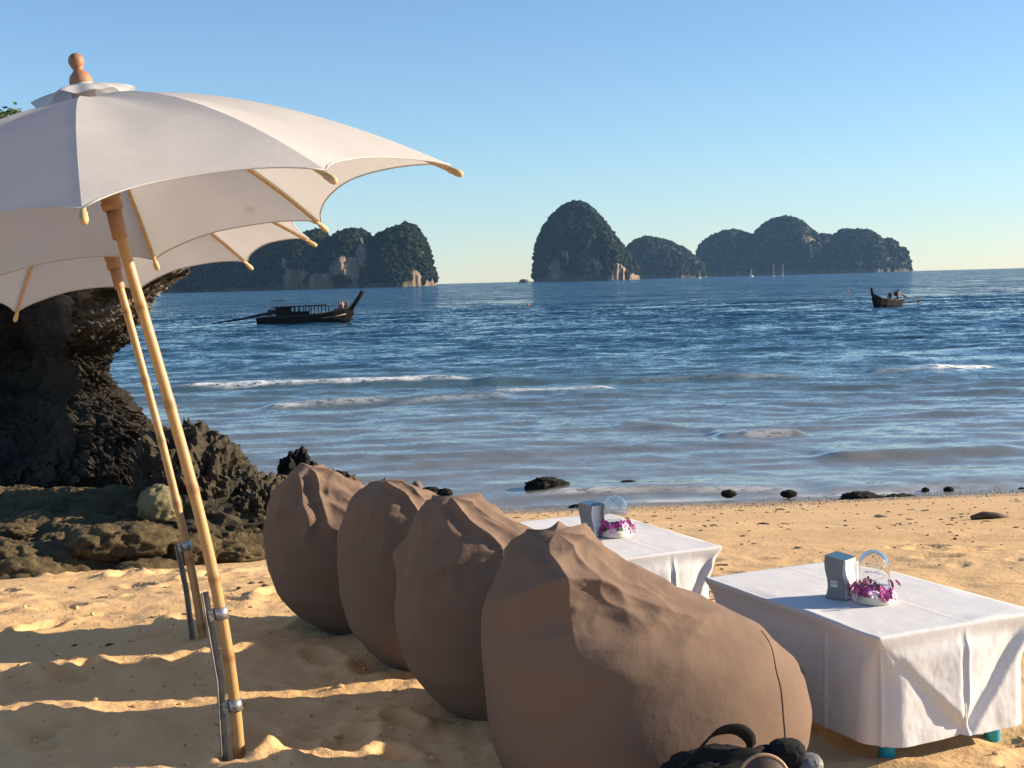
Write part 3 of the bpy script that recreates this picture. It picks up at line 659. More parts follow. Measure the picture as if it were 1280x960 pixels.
MB().box((-4.4, 0, .42), (.22, .06, .5), Matrix.Rotation(.5, 3, 'Y')).tube([(-4.6, -.2, .3), (-4.3, .2, .45)], .06, 6).build('propeller', ENGINE, root)
person('person', 'person in a dark red top at the engine of the small open boat', (b1[0] + 0.42, 113.3, SEA + 0.62), math.radians(200), (0.16, 0.03, 0.035), True, 1.0)
# sailing yachts
for k, (px, py, mh, sc, D) in enumerate([(939, 345.5, 11, 1.0, 1500), (874, 346.5, 8, .7, 1500), (967, 344.5, 15, .55, 1700), (978.5, 344, 15, .5, 1700)]):
    P = aty(px, py, D); q = D / F; root = empty('sailing_yacht', (P[0], D, SEA))
    tag(root, ['white sailing yacht with bright hull moored before the long island', 'small white sailing yacht moored before the gap between two islands', 'pale yacht with a tall bare mast moored before the long island', 'pale yacht with a bare mast, moored with another tall-masted yacht before the long island'][k], 'yacht', 'sailing yachts moored before the islands')
    L = 5.5 * sc * q
    hull(root, [(-L / 2, -.2, 1.5 * sc, .8), (-L / 5, -.4, 1.5 * sc, 1), (L / 5, -.4, 1.7 * sc, .8), (L / 2, .3, 2.0 * sc, .06)], 3.0 * sc, YACHT)
    MB().box((-L * .05, 0, 2.1 * sc), (L * .4, 1.6 * sc, 1.0 * sc)).build('cabin', YACHT, root)
    MB().tube([(L * .08, 0, 1.4 * sc), (L * .08, 0, mh * q)], .14, 6).build('mast', YACHT, root)
    MB().tube([(L * .08, 0, 2.9 * sc), (-L * .42, 0, 2.9 * sc)], .22 * sc + .06, 6).build('boom', YACHT, root)
for (px, py) in ((660, 382), (1060, 364.5)):
    P = onz(px, py, SEA); o = MB().lathe([(0.02, -.15), (.18, -.05), (.22, .08), (.18, .22), (.07, .30), (.05, .42), (.0, .43)], 12).build('buoy', BUOY, smooth=True)
    o.location = (P[0], P[1], SEA); o.scale = (.7, .7, .7); tag(o, 'small orange mooring buoy floating ' + ('beyond the covered longtail boat' if px < 900 else 'close to the small open boat'), 'buoy', 'mooring buoys')

# ------------------------------------------------------------------ umbrellas
def rot_axis(a):
    a = Vector(a).normalized(); e1 = Vector((0, 1, 0)).cross(a).normalized(); e2 = a.cross(e1); return e1, e2, a
def umbrella(label, base, axis, L, R, angles, hc, bow, polelen, runner_l):
    root = empty('beach_umbrella', base); tag(root, label, 'umbrella', 'white beach umbrellas')
    e1, e2, a = rot_axis(axis); n = len(angles); th = [math.radians(q) for q in angles]
    apex_l = L + hc
    def ax(l):
        t = l / apex_l; return a * l + e1 * bow * 4 * t * (1 - t) * (1 - t) * 1.6
    # bamboo pole with nodes
    ls = np.linspace(-0.25, apex_l, 150); nodes = [0.05, 0.36, 0.62, 0.92, 1.20, 1.52, 1.83]
    rad = []; nd = []
    for l in ls:
        q = max(math.exp(-((l - k) / 0.014) ** 2) for k in nodes); rad.append(0.0188 - 0.0018 * l / apex_l + 0.0024 * q); nd.append(q)
    mb = MB().tube([ax(l) for l in ls], rad, 16)
    o = mb.build('pole', BAMBOO, root, True); at = o.data.attributes.new('node', 'FLOAT', 'POINT'); at.data.foreach_set('value', np.repeat(np.array(nd, np.float32), 16))
    R3 = Matrix((e1, e2, a)).transposed()
    MB().lathe([(.025, -.040), (.032, -.036), (.034, -.014), (.030, -.010), (.030, .0), (.034, .004), (.035, .028), (.028, .045), (.026, .055)], 20, ax(runner_l), R3).build('runner', HUBWOOD, root, True)
    MB().lathe([(.0225, -.09), (.0240, -.085), (.0245, .0), (.023, .0)], 14, ax(runner_l - .04), R3).build('sleeve', HUBWOOD, root, True)
    def prof(r): return L + hc * (1 - r ** 1.75)
    def ribp(k, r, dz=0.0):
        d = e1 * math.cos(th[k]) + e2 * math.sin(th[k]); return a * (prof(r) + dz) + d * (R * r)
    # panels
    nr, ns = 26, 17
    for k in range(n):
        k2 = (k + 1) % n; gap = (angles[k2] - angles[k]) % 360; vs = []
        sc = 0.035 + 0.0009 * gap
        for i in range(nr):
            for j in range(ns):
                s_ = j / (ns - 1); w = 4 * s_ * (1 - s_); rr = (0.03 + 0.97 * i / (nr - 1)) * (1 - sc * w ** 0.8 * (i / (nr - 1)))
                p = ribp(k, rr) * (1 - s_) + ribp(k2, rr) * s_
                sag = -0.018 * w * math.sin(math.pi * min(1, rr)) 
                flute = 0.004 * math.sin(rr * 3 + k) * w
                p = p + a * (sag + flute + 0.006 * float(pn(s_ * 3 + k * 5, rr * 4, 2.0)) * w)
                vs.append(p)
        cp = mesh_obj('canopy_panel', vs, grid_faces(nr, ns), CANOPY, root)
        MB().tube(vs[-ns:], 0.0026, 6).build('hem', CANOPY, cp, True)
    for k in range(n):
        pts = [ribp(k, r, -0.016) for r in np.linspace(0.05, 1.0, 14)]; d = (pts[-1] - pts[-2]).normalized()
        rb = MB().tube(pts + [pts[-1] + d * 0.01], 0.0075, 8).build('rib', RIBWOOD, root, True)
        q = pts[-1]; MB().tube([q - d * .012, q - d * .006, q + d * .014, q + d * .018, q + d * .032, q + d * .038], [.0075, .0105, .0105, .0118, .010, .006], 10).build('rib_tip', RIBWOOD, rb, True)
        MB().tube([ax(runner_l + .03) + (e1 * math.cos(th[k]) + e2 * math.sin(th[k])) * .035, ribp(k, 0.5, -0.02)], 0.0075, 8).build('strut', RIBWOOD, root, True)
    # vent collar: ruffled ring of cloth
    vs = []; nn = 96
    for i, (r0, z0) in enumerate(((.03, .055), (.07, .050), (.105, .040), (.135, .026), (.150, .012))):
        for j in range(nn):
            q = 2 * math.pi * j / nn; rf = (0.45 * math.sin(6 * q) + 0.35 * math.sin(4 * q + 1) + 0.2 * math.sin(11 * q + 2)) * (i / 4) ** 1.5
            vs.append(a * (apex_l - 0.012 + z0 + 0.021 * rf) + (e1 * math.cos(q) + e2 * math.sin(q)) * (r0 * (1 + 0.09 * rf)))
    mesh_obj('vent_collar', vs, grid_faces(5, nn, True), CANOPY, root)
    MB().lathe([(.036, .0), (.038, .03), (.036, .05), (.030, .07), (.0, .07)], 20, a * apex_l, R3).build('cloth_wrap', CANOPY, root, True)
    MB().lathe([(.0, .0), (.036, .050), (.036, .062), (.031, .078), (.019, .090), (.015, .096), (.020, .106), (.025, .121), (.022, .136), (.012, .146), (.0, .149)], 20, a * (apex_l + .0), R3).build('finial', FINIAL, root, True)
    return root, ax, (e1, e2, a)
def post(label, base, ax, frame, top, clamps, bend=0.02):
    e1, e2, a = frame; root = empty('support_post', base); tag(root, label, 'post', 'metal posts holding the umbrellas')
    off = e1 * -0.033 + e2 * -0.012; low = e1 * -0.01
    pts = [ax(-0.3) + off + low * 1.5, ax(0.0) + off + low, ax(top * .5) + off, ax(top) + off]
    mb = MB()
    for i in range(3):
        p, q = pts[i], pts[i + 1]; d = (q - p).normalized(); rr = Matrix((e1, d.cross(e1).normalized(), d)).transposed()
        mb.box((p + q) / 2, (.017, .005, (q - p).length + .001), rr); mb.box((p + q) / 2 + d.cross(e1).normalized() * -.011 + e1 * -.009, (.005, .020, (q - p).length + .001), rr)
    mb.build('angle_bar', POSTMETAL, root)
    R3 = Matrix((e1, e2, a)).transposed()
    for c in clamps:
        cl = MB().lathe([(.0190, -.020), (.0230, -.020), (.0230, .020), (.0190, .020)], 24, ax(c), R3).build('clamp', STEEL, root, True)
        MB().box(ax(c) + e1 * -.030 + e2 * -.0, (.018, .030, .038), R3).build('clamp_tab', STEEL, cl, bevel=.002)
        MB().lathe([(.0, .006), (.006, .006), (.006, -.006), (.0, -.006)], 8, ax(c) + e1 * -.030 + e2 * -.018, R3 @ Matrix.Rotation(math.pi / 2, 3, 'X')).build('bolt', STEEL, cl)
P = onz(300, 957, 0.0)
u1, ax1, fr1 = umbrella('large white cotton umbrella with a wooden finial showing on top of its leaning bamboo pole', (P[0], P[1], 0.0), (-0.181, 0.002, 0.983), 1.735, 1.105, [-78, -45, -11, 62, 99, 140, 185, 232], 0.455, 0.06, 0, 1.875)
post('grey metal post with two bright clamps on the pole of the upper umbrella', (P[0], P[1], 0.0), ax1, fr1, 0.585, (0.20, 0.505))
u2, ax2, fr2 = umbrella('white umbrella half hidden beneath the larger one, ribs showing on its underside', (-1.437, 6.091, -0.03), (-0.205, 0.057, 0.977), 1.715, 0.99, [-46, -15, 34, 64, 100, 137, 200, 262], 0.45, 0.03, 0, 1.76)
post('dark metal post with one clamp on the pole of the half-hidden umbrella', (-1.437, 6.091, -0.03), ax2, fr2, 0.44, (0.425,))

# ------------------------------------------------------------------ bean bags
def bean_bag(label, c, yaw, h, seed, seams=(), wr=1.0, base=0.0):
    g0 = ground(c[0], c[1]); root = empty('bean_bag', (c[0], c[1], g0 - 0.015), yaw); tag(root, label, 'bean bag', 'taupe bean bags in a row')
    tz = np.array([0, .04, .12, .25, .42, .58, .70, .78, .85, .91, .96, 1.0])
    ub = np.array([-.28, -.34, -.41, -.485, -.525, -.53, -.52, -.50, -.475, -.45, -.42, -.37])
    uf = np.array([.40, .46, .51, .53, .505, .385, .20, .05, -.07, -.145, -.21, -.255])
    vw = np.array([.20, .25, .29, .325, .335, .315, .27, .24, .21, .18, .15, .10])
    ub = ub - base * np.array([.15, .11, .07, .03, 0, 0, 0, 0, 0, 0, 0, 0]); vw = vw + base * np.array([.10, .08, .05, .02, 0, 0, 0, 0, 0, 0, 0, 0])
    nz, na = 150, 240
    t = np.linspace(0, 1, nz) ** 0.9; zs = t
    th = np.linspace(0, 2 * math.pi, na, endpoint=False)
    UB, UF, VW = [np.interp(zs, tz, q) for q in (ub, uf, vw)]
    ker = np.ones(9) / 9
    UB, UF, VW = [np.convolve(np.pad(q, 4, 'edge'), ker, 'valid') for q in (UB, UF, VW)]
    cu = (UB + UF) / 2; ru = (UF - UB) / 2
    ct, st = np.cos(th), np.sin(th); ex = 0.93
    U = cu[:, None] + ru[:, None] * (np.sign(ct) * np.abs(ct) ** ex)[None, :]
    Vv = VW[:, None] * (np.sign(st) * np.abs(st) ** ex)[None, :]
    Zz = np.repeat((zs * h)[:, None], na, 1)
    # wrinkles: gathers running down from the gathered peak, sagging folds on the seat slope
    T = np.repeat(t[:, None], na, 1); TH = np.repeat(th[None, :], nz, 0)
    top = sstep(0.50, 0.92, T); cx_, sx_ = np.cos(TH), np.sin(TH)
    front = sstep(-0.3, 0.6, cx_)
    gath = ridged(U * 3.0 + Vv * 1.5 + seed, Vv * 7.5, Zz * 2.0 + seed, 2, 2.2, .5) - .85
    PHI = np.arctan2(Vv, U + 0.36) + 0.55 * pn(U * 4 + seed, Vv * 4, Zz * 5) + 0.25 * pn(U * 9, Vv * 9 + seed, Zz * 9); rr_ = np.hypot(U + 0.36, Vv)
    fan = (1 - np.abs(np.sin(PHI * 5.5 + seed)) ** 0.75) * sstep(0.03, 0.12, rr_) * sstep(0.50, 0.18, rr_) * sstep(0.55, 0.72, T) * np.clip(0.55 + 1.4 * pn(PHI * 1.3 + seed, seed, 1.0), 0, 1.2) * sstep(-0.35, 0.25, np.cos(PHI))
    w1 = 0.5 * pn(U * 2 + seed, Vv * 2, Zz * 2); fold = ridged(U * 1.5 + w1 + seed, Vv * 2.4 + Zz * 1.2 + w1, Zz * 3.0 + seed, 2, 2.3, 0.45) - 0.85
    fine = ridged(U * 5 + 0.8 * pn(U * 4, Vv * 4, Zz * 4 + seed), Vv * 6 + seed, Zz * 8, 3) - 1.15
    d = wr * (0.034 * (fan - 0.22) + 0.016 * top * sstep(1.0, .93, T) * gath + 0.040 * fold * (0.15 + 0.85 * sstep(0.35, 0.75, T)) * (0.35 + 0.65 * np.maximum(front, top)) + 0.008 * fine * (0.08 + 0.92 * sstep(.45, .8, T)) * (0.4 + 0.6 * front) + 0.012 * fbm(U * 2.2, Vv * 2.2 + seed, Zz * 2.2, 2))
    N = np.stack([cx_, sx_, 0.5 * sstep(.55, 1, T)], -1)
    P = np.stack([U, Vv, Zz], -1) + N * d[..., None]
    # slumped peak
    P[..., 2] += sstep(.6, 1, T) * 0.055 * pn(U * 3.2 + seed, Vv * 3.6, seed) * wr
    P[..., 0] += sstep(.7, 1, T) * 0.06 * pn(U * 2 + seed, Vv * 5, seed + 3.0) * wr
    topc = P[-1].mean(0) + [0, 0, 0.012]; V = np.concatenate([P.reshape(-1, 3), [topc], [[0.05, 0, 0.0]]])
    fs = [tuple(q) for q in grid_faces(nz, na, True).tolist()]
    b = (nz - 1) * na; fs += [(b + i, b + (i + 1) % na, len(V) - 2) for i in range(na)] + [((i + 1) % na, i, len(V) - 1) for i in range(na)]
    mesh_obj('cover', V, fs, BEAN, root)
    for u0 in seams:
        pts = []
        for i in range(3, nz, 2):
            q = (u0 - cu[i]) / ru[i]
            if q > 0.90: break
            jf = (2 * math.pi - math.acos(q)) / (2 * math.pi) * na; j = int(jf); w_ = jf - j; pts.append(Vector(P[i, j % na] * (1 - w_) + P[i, (j + 1) % na] * w_))
        MB().tube(pts, 0.0030, 6).build('seam', SEAM, root, True)
    return root
YAW = math.radians(19)
bean_bag('taupe bean bag with slumped peak and stitched seam, black bag leaning on it', (0.40, 4.10), YAW, 0.79, 1.7, (0.30,), 1.0, 1.0)
bean_bag('taupe bean bag with a folded top, second in the row from the black bag', (0.07, 4.83), YAW, 0.785, 6.3, (0.28,), 1.15)
bean_bag('taupe bean bag with a broad blunt peak, third from the black bag', (-0.22, 5.56), YAW, 0.79, 12.9, (0.28,), 0.95)
bean_bag('taupe bean bag with a creased peak at the rock end of the row', (-0.64, 6.26), YAW, 0.74, 21.4, (0.28,), 1.25)

# ------------------------------------------------------------------ tables
AB = Vector((0.411, -0.911, 0)); BC = Vector((0.911, 0.411, 0))
def table(A, La, Lb, label, clabel, h=0.42, seed=0, pleats=(0.62,)):
    """A: corner; the long side runs along AB, the short one along BC"""
    A = Vector((A[0], A[1], 0)); c = A + AB * La / 2 + BC * Lb / 2; g = ground(c.x, c.y)
    z0 = 0.0
    yaw = math.atan2(AB.y, AB.x); root = empty('beach_table', (c.x, c.y, z0), yaw); tag(root, label, 'table', 'low beach tables')
    MB().box((0, 0, h - 0.018), (La - 0.03, Lb - 0.03, 0.028)).build('table_top', BOARD, root, bevel=.004)
    for sx_ in (-1, 1):
        for sy_ in (-1, 1):
            MB().lathe([(.0, h - .033), (.027, h - .033), (.027, -.25), (.0, -.25)], 20, (sx_ * (La / 2 - .10), sy_ * (Lb / 2 - .11), 0)).build('leg', BLUEPAINT, root, True)
    # cloth: top sheet rings, then the hanging skirt
    lx, ly = La / 2, Lb / 2; hem = 0.055; m = 150
    side = np.repeat(np.arange(4), m); f = np.tile(np.arange(m) / m, 4)
    L1 = np.where(side % 2 == 0, ly, lx); L2 = np.where(side % 2 == 0, lx, ly)
    nrm = np.array([(1, 0), (0, 1), (-1, 0), (0, -1)], float)[side]; tgt = np.array([(0, 1), (-1, 0), (0, -1), (1, 0)], float)[side]
    tpos = -L1 + 2 * L1 * f; s = f * 2 * L1
    def ring(r, grow):
        ex_ = np.maximum(0, np.abs(tpos) - (L1 - r)); inset = np.minimum(r - np.sqrt(np.maximum(r * r - ex_ ** 2, 0)), r * 0.30)
        tp = tpos * (1 - 0.30 * r / L1 * (np.abs(tpos) / L1) ** 4 + grow / L1)
        return nrm * (L2 - inset + grow)[:, None] + tgt * tp[:, None]
    rings = []
    for i in range(44):
        v = i / 43; env = float(sstep(0.02, 0.25, v))
        xy = ring(float(0.004 + 0.10 * sstep(0.0, 0.5, v)), -0.016 * float(sstep(0.0, 0.16, v)) + 0.006 * v)
        d = 0.007 * env * pn(s * 5 + side * 7 + seed, v * 1.2, seed) + 0.005 * env * fbm(s * 9 + seed, v * 3.5, side * 3.0, 4)
        for pf in pleats:              # ironed panel creases: one straight pleat and two diagonals running to it
            ff = np.where(side == 0, f, 1 - f); q = (ff - pf) * 2 * L1; on = (side % 2 == 0) * env
            d = d + on * (0.009 * np.exp(-((q - .008) / .008) ** 2) - 0.006 * np.exp(-((q + .010) / .010) ** 2))
            lft = v - (0.10 + 0.85 * np.maximum(0, (ff - 0.02) / (pf - .02))); rgt = v - (0.95 - 1.0 * (ff - pf) / (1 - pf))
            d = d + on * np.where(ff < pf, 0.022 * ff / pf * sstep(0.02, -0.10, lft) + 0.004 * sstep(0.02, -0.02, lft), 0.020 * sstep(-0.02, 0.14, rgt) + 0.02 * (1 - (ff - pf) / (1 - pf)) * sstep(0.02, -.3, rgt))
        for pf in (0.3, 0.72): d = d + (side % 2 == 1) * 0.005 * env * np.exp(-(((f - pf) * 2 * L1) / .008) ** 2)
        d = d * sstep(0, .05, f) * sstep(0, .05, 1 - f)
        xy = xy + nrm * d[:, None]
        z = h - 0.0005 - v * (h - hem) + 0.006 * v * pn(s * 4 + side, seed, 1.0)
        rings.append(np.concatenate([xy, z[:, None]], 1))
    tops = []
    for k in range(1, 34):
        xy = ring(0.004, 0.0) * (1 - k / 34); X_, Y_ = xy[:, 0], xy[:, 1]
        z = h + 0.0012 + 0.0022 * pn(X_ * 6 + seed, Y_ * 6, 2.0) + 0.0007 * np.exp(-((Y_ - .03) / .008) ** 2) + 0.0006 * np.exp(-((X_ + .12) / .008) ** 2)
        z = z + 0.012 * sstep(.80, 1.0, np.maximum(np.abs(X_) / lx, np.abs(Y_) / ly)) * pn(X_ * 4, Y_ * 4, seed + 3.0)
        tops.append(np.concatenate([xy, z[:, None]], 1))
    n = len(rings[0]); allr = tops[::-1] + rings; V = np.array(allr).reshape(-1, 3); fs = [tuple(q) for q in grid_faces(len(allr), n, True).tolist()]
    V = np.concatenate([V, [[0, 0, h + .0015]]]); fs += [((i + 1) % n, i, len(V) - 1) for i in range(n)]
    o = mesh_obj('tablecloth', V, fs, LINEN); o.location = (c.x, c.y, z0); o.rotation_euler = (0, 0, yaw)
    tag(o, clabel, 'tablecloth', 'white tablecloths')
    return c
A1 = onz(880, 722, .42)
c1 = table(A1, 1.0, 0.66, 'low beach table on blue legs, its blue feet showing below the cloth', 'white cloth with ironed diagonal creases over the blue-legged table', seed=1.0, pleats=(0.52,))
F1 = onz(903, 683, .42); A2 = Vector((F1[0], F1[1], 0)) - BC * 0.60 - AB * 1.0
c2 = table(A2, 1.0, 0.60, 'low beach table standing in front of the two bean bags beside the rocks', 'white cloth hanging straight over the table by the water', seed=5.0, pleats=(0.6,))

# things on the tables
def menu_box(label, P, yaw):
    root = empty('table_box', P, yaw); tag(root, label, 'box', 'grey boxes on the tables')
    w, d, h = 0.075, 0.085, 0.150
    nz = 12; vs = []
    for i in range(nz + 1):
        t_ = i / nz; k = 1 - 0.10 * math.sin(math.pi * t_) ** 1.0; sh = 0.006 * math.sin(2 * math.pi * t_)
        for (sx_, sy_) in ((-1, -1), (1, -1), (1, 1), (-1, 1)): vs.append((sx_ * w / 2 * k + sh, sy_ * d / 2 * (1 - 0.06 * math.sin(math.pi * t_)), h * t_ - (0.012 if sx_ > 0 else 0.0) * t_))
    fs = []; 
    for i in range(nz):
        for k in range(4):
            if k == 1: continue
            k2 = (k + 1) % 4; fs.append((i * 4 + k, i * 4 + k2, (i + 1) * 4 + k2, (i + 1) * 4 + k))
    fs.append((3, 2, 1, 0))
    mesh_obj('sky_tinted_lid', vs[-4:] + [(x_, y_, z_ - .004) for (x_, y_, z_) in vs[-4:]], [(0, 1, 2, 3), (7, 6, 5, 4)], BOXSKY, root, smooth=False)  # top of the box, with the reflected sky painted in as blue
    mesh_obj('box_body', vs, fs, BOXGREY, root, smooth=False)
    vs2 = []; 
    for i in range(nz + 1): vs2 += [vs[i * 4 + 1], vs[i * 4 + 2]]
    mesh_obj('sunlit_white_side', vs2, [(2 * i, 2 * i + 1, 2 * i + 3, 2 * i + 2) for i in range(nz)], BOXWHITE, root, smooth=False)  # sunlight on this side is painted in as white
    pr = MB()     # small white printed mark
    pr.box((-.004, -d / 2 * .945 - .0012, .052), (.026, .0012, .022)); pr.build('printed_label', BOXWHITE, root)
    pr = MB()
    for k in range(4): pr.box((-.012 + k * .006, -d / 2 * .945 - .0022, .053 + .002 * (k % 2)), (.0022, .0008, .010))
    pr.build('label_print', BOXGREY, root)
def flower_mesh(name, parent, loc, rot, s, mat):
    vs = []; fs = []; tip = []
    for k in range(5):
        a = 2 * math.pi * k / 5 + 0.3; ca, sa = math.cos(a), math.sin(a); wd = (0.42 if k in (0, 2) else 0.30)
        b = len(vs)
        for (r, w, z, tv) in ((0.05, .05, 0, 0), (.45, wd, .10, .35), (.8, wd * .9, .12, .7), (1.0, .06, .04, 1.0)):
            for sgn in (-1, 0, 1):
                vs.append(((ca * r - sa * w * sgn) * s, (sa * r + ca * w * sgn) * s, (z - .08 * abs(sgn)) * s)); tip.append(tv)
        for i in range(3):
            for j in range(2): q = b + i * 3 + j; fs.append((q, q + 1, q + 4, q + 3))
    b = len(vs)
    for k in range(6):
        a = 2 * math.pi * k / 6; vs.append((.16 * math.cos(a) * s, .16 * math.sin(a) * s - .08 * s, .10 * s)); tip.append(.75)
    vs.append((0, -.18 * s, .34 * s)); tip.append(0.9)
    fs += [(b + k, b + (k + 1) % 6, b + 6) for k in range(6)]
    o = mesh_obj(name, vs, fs, mat, parent, attrs={'tip': tip}); o.location = loc; o.rotation_euler = rot; return o
def dome(label, P, yaw, seed):
    g = np.random.default_rng(seed); root = empty('glass_dome_centrepiece', P, yaw); tag(root, label, 'centrepiece', 'glass dome centrepieces')
    MB().lathe([(.0, .0), (.066, .0), (.068, .006), (.066, .022), (.062, .028), (.0, .028)], 40).build('wooden_base', BASEWHITE, root, bevel=.001)
    pr = [(.052, .0285), (.054, .06), (.054, .12)] + [(.054 * math.cos(q), .12 + .058 * math.sin(q)) for q in np.linspace(.15, 1.52, 10)] + [(.0005, .178)]
    inn = [(max(r - .0022, .0004), z - (.0022 if z > .12 else 0)) for (r, z) in pr][::-1]
    MB().lathe(pr + inn + [pr[0]], 40).build('glass_dome', GLASS, root, True)
    pts = []
    for k in range(90):
        t_ = k / 89; q = t_ * 6.28 * 4.2; r = .035 * math.sin(math.pi * (0.12 + .8 * t_)) + .006 * math.sin(q * 2.7); pts.append((r * math.cos(q), r * math.sin(q), .032 + .12 * t_))
    wv_ = MB().tube(pts, .0008, 5).build('light_wire', WIRE, root, True)
    for k in range(8, 90, 9):
        b = MB().lathe([(.0, -.003), (.0028, 0), (.0, .003)], 8, pts[k]).build('bead', BOXWHITE, wv_, True)
    MB().tube([(.058 * math.cos(q), .058 * math.sin(q), .036 + .003 * math.sin(5 * q)) for q in np.linspace(0, 6.28, 40)], .004, 6).build('stem_ring', STEMG, root, True)
    for k in range(24):
        a = 2 * math.pi * k / 24 + g.uniform(-.15, .15); r = .070 + g.uniform(-.008, .014); z = .040 + g.uniform(-.022, .024)
        flower_mesh('orchid_flower', root, (r * math.cos(a), r * math.sin(a), z), (math.radians(g.uniform(50, 95)), g.uniform(-.4, .4), a + math.pi / 2 + g.uniform(-.5, .5)), g.uniform(.016, .025), ORCHID if k % 4 else ORCHIDPALE)
byaw = math.radians(-42)
P = onz(1053, 748, .422); menu_box('small grey card box, its sunlit side painted white, on the blue-legged table', (P[0], P[1] + .02, .4235), byaw)
P = onz(1098, 757, .422); dome('glass dome with loose pink and purple orchids on the blue-legged table', (P[0], P[1] + .06, .4235), 0.3, 3)
P = onz(741, 671, .422); menu_box('small grey card box, its sunlit side painted white, on the table by the water', (P[0], P[1] + .02, .4235), byaw)
P = onz(771, 673, .422); dome('glass dome ringed by deep purple orchids on the table by the water', (P[0], P[1] + .06, .4235), 1.1, 8)

# ------------------------------------------------------------------ black bag and purse
BX = aty(905, 960, 3.56); bx0, by0 = BX[0], 3.56; bz0 = ground(bx0, by0)
root = empty('tote_bag', (bx0, by0, bz0)); tag(root, 'black cloth tote bag with a raised strap slumped against the bean bag', 'bag')
def crumple(name, c, size, mat, parent, seed, amp=.16):
    iv, jf = icosphere(5); v = iv.copy(); v = np.sign(v) * np.abs(v) ** 0.75
    n = ridged(v[:, 0] * 1.8 + seed, v[:, 1] * 1.8, v[:, 2] * 1.8, 4) - .8; v = v * (1 + amp * n)[:, None] * np.array(size) * .5
    o = mesh_obj(name, v, jf, mat, parent); o.location = c; return o
def zpx(py, Y_, px=930): return aty(px, py, Y_)[2] - bz0
def xpx(px, Y_): return aty(px, 940, Y_)[0] - bx0
crumple('bag_body', (0.02, 0.0, .14), (.38, .16, .31), BLACKCLOTH, root, 2.0)
crumple('bag_flap', (xpx(985, 3.56), 0.01, zpx(946, 3.56)), (.095, .10, .075), BLACKCLOTH, root, 5.0, .07)
crumple('side_pocket', (xpx(1010, 3.56), -.01, zpx(958, 3.56)), (.070, .08, .06), GREYPLASTIC, root, 7.0, .07)
def ribbon(name, pts, w, th_, mat, parent, wdir):
    pts = [Vector(p) for p in pts]; wd = Vector(wdir).normalized(); vs = []; fs = []
    # smooth the path
    out = []
    for i in range(len(pts) - 1):
        p0, p1, p2, p3 = pts[max(i-1, 0)], pts[i], pts[i+1], pts[min(i+2, len(pts)-1)]
        for k in range(8):
            t_ = k / 8; out.append(0.5 * ((2*p1) + (-p0+p2)*t_ + (2*p0-5*p1+4*p2-p3)*t_**2 + (-p0+3*p1-3*p2+p3)*t_**3))
    out.append(pts[-1])
    for i, p in enumerate(out):
        tg = (out[min(i+1, len(out)-1)] - out[max(i-1, 0)]).normalized(); nn_ = tg.cross(wd).normalized(); w_ = wd * (w / 2)
        vs += [p - w_ - nn_*th_, p + w_ - nn_*th_, p + w_ + nn_*th_, p - w_ + nn_*th_]
    for i in range(len(out)-1):
        for k in range(4): k2 = (k+1) % 4; fs.append((i*4+k, i*4+k2, (i+1)*4+k2, (i+1)*4+k))
    return mesh_obj(name, vs, fs, mat, parent)
Yh = 3.50
H_ = [(xpx(px, Yh), Yh - by0 + dy, zpx(py, Yh)) for (px, py, dy) in ((836, 972, .02), (866, 944, 0), (890, 918, 0), (908, 911, .0), (926, 914, .01), (940, 928, .03), (944, 945, .06))]
ribbon('handle', H_, .040, .0025, BLACKCLOTH, root, (.45, -.35, .62))
# round purse with tan edge leaning in front
px0 = aty(955, 968, 3.42); root = empty('round_purse', (px0[0], 3.42, ground(px0[0], 3.42))); tag(root, 'small round brown purse with a tan rim standing before the black bag', 'purse')
zc = aty(955, 975, 3.42)[2] - root.location.z; Rr = .062
rm = Matrix.Rotation(math.radians(72), 3, 'X')
MB().lathe([(.0, -.018), (Rr * .9, -.018), (Rr, -.010), (Rr, .010), (Rr * .9, .018), (.0, .022)], 36, (0, 0, zc), rm).build('purse_body', BROWNLEATHER, root, True)
vs = [Vector((0, 0, zc)) + rm @ Vector(((Rr + .001) * math.cos(q), (Rr + .001) * math.sin(q), .012)) for q in np.linspace(0, 2 * math.pi, 41)]
MB().tube(vs, .0048, 8).build('tan_rim', TAN, root, True)
MB().box((.0, .01, zc * .5 - .03), (.06, .05, max(zc - .01, .05))).build('purse_base', BROWNLEATHER, root, bevel=.01)

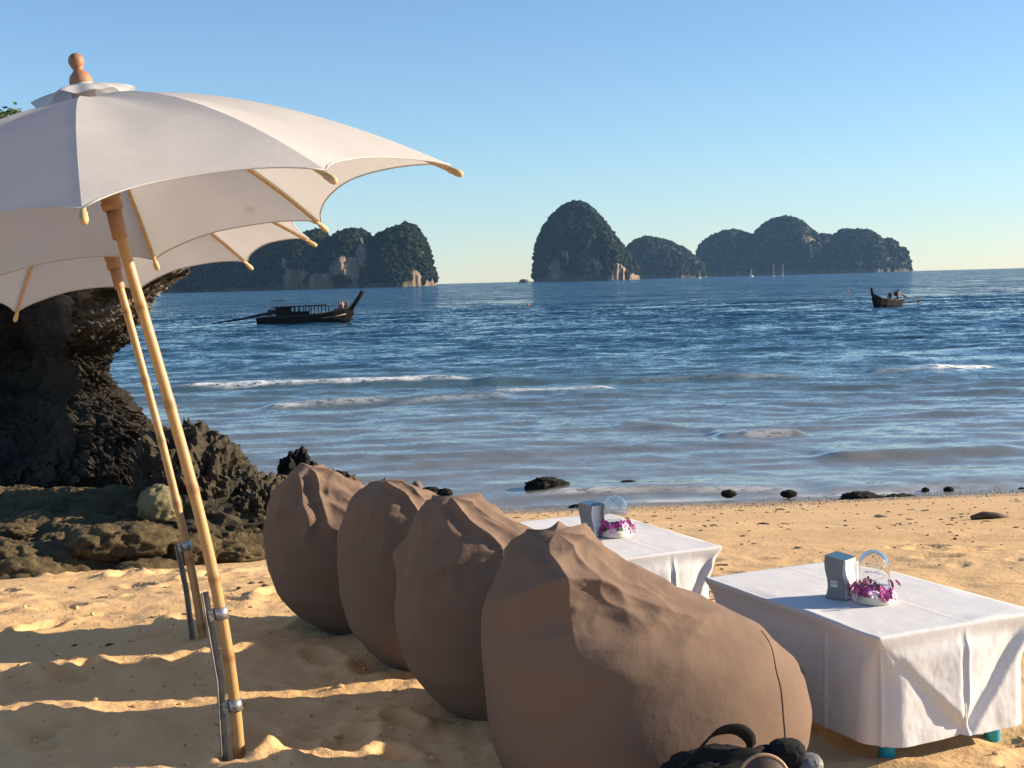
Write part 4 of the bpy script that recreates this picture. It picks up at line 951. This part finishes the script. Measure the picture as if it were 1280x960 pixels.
# ------------------------------------------------------------------ loose grit and debris on the sand
def scatter(name, label, n, region, size, mat, seed, flat=0.35, weight=None):
    g = np.random.default_rng(seed); pts = []
    xs_ = g.uniform(region[0], region[1], n * 3); ys_ = g.uniform(region[2], region[3], n * 3)
    keep = np.ones(len(xs_), bool) if weight is None else g.random(len(xs_)) < weight(xs_, ys_)
    xs_, ys_ = xs_[keep][:n], ys_[keep][:n]; zs_ = beach_full(xs_.copy(), ys_.copy())
    bv, bf = ICOS; nb = len(bv)
    m = len(xs_); sc_ = size * g.lognormal(0, .5, (m, 1, 1)).clip(.3, 2.2); an = g.uniform(0, 6.28, m); el = g.uniform(.35, 1, m)
    v = bv[None] * (1 + .22 * g.normal(size=(m, nb, 1))) * np.stack([np.ones(m), el, np.full(m, flat)], -1)[:, None, :] * sc_
    R_ = np.stack([np.stack([np.cos(an), -np.sin(an), 0 * an], -1), np.stack([np.sin(an), np.cos(an), 0 * an], -1), np.stack([0 * an, 0 * an, 1 + 0 * an], -1)], 1)
    v = np.einsum('mij,mkj->mki', R_, v) + np.stack([xs_, ys_, zs_ + size * flat * .4], -1)[:, None, :]
    f = (bf[None] + (np.arange(m) * nb)[:, None, None]).reshape(-1, 3)
    o = mesh_obj(name, v.reshape(-1, 3), f, mat, smooth=False); tag(o, label, None, None, 'stuff')
scatter('beach_debris', 'dry leaves and bark bits strewn over the sand', 1300, (-6, 11, 5.5, 16.5), 0.012, DEBRIS, 1, .35, lambda x, y: np.clip(0.25 + 2.2 * fbm(x * .45, y * 1.1, 3.0, 3), .02, 1))
scatter('twigs', 'thin dark twigs scattered across the dry sand', 260, (-4, 11, 5.5, 15), 0.030, DEBRIS, 4, 0.18)
scatter('shell_grit', 'band of grey shells and grit along the waterline', 4500, (-2, 12, 13.5, 18.5), 0.0075, PEBBLE, 2, .6, lambda x, y: np.exp(-((y - 16.4 - .05 * x + .5 * np.sin(x * .8)) / .9) ** 2))
scatter('sand_clods', 'small clods of disturbed sand around the umbrella foot', 1300, (-3.5, 2.2, 3.2, 7.0), 0.007, SAND, 3, .7)

# ------------------------------------------------------------------ haze
hb = MB().box((0, 2400, 120), (13000, 6400, 260)).build('haze', None)
tag(hb, 'thin blue sea haze over the whole bay', kind='stuff')
hm = bpy.data.materials.new('haze_air'); hm.use_nodes = True; hn = hm.node_tree.nodes; hn.remove(hn['Principled BSDF'])
pv = hn.new('ShaderNodeVolumePrincipled'); pv.inputs['Color'].default_value = (0.32, 0.60, 1.0, 1); pv.inputs['Density'].default_value = 0.000045; pv.inputs['Anisotropy'].default_value = 0.0
hm.node_tree.links.new(pv.outputs[0], hn['Material Output'].inputs['Volume'])
hb.data.materials.append(hm)
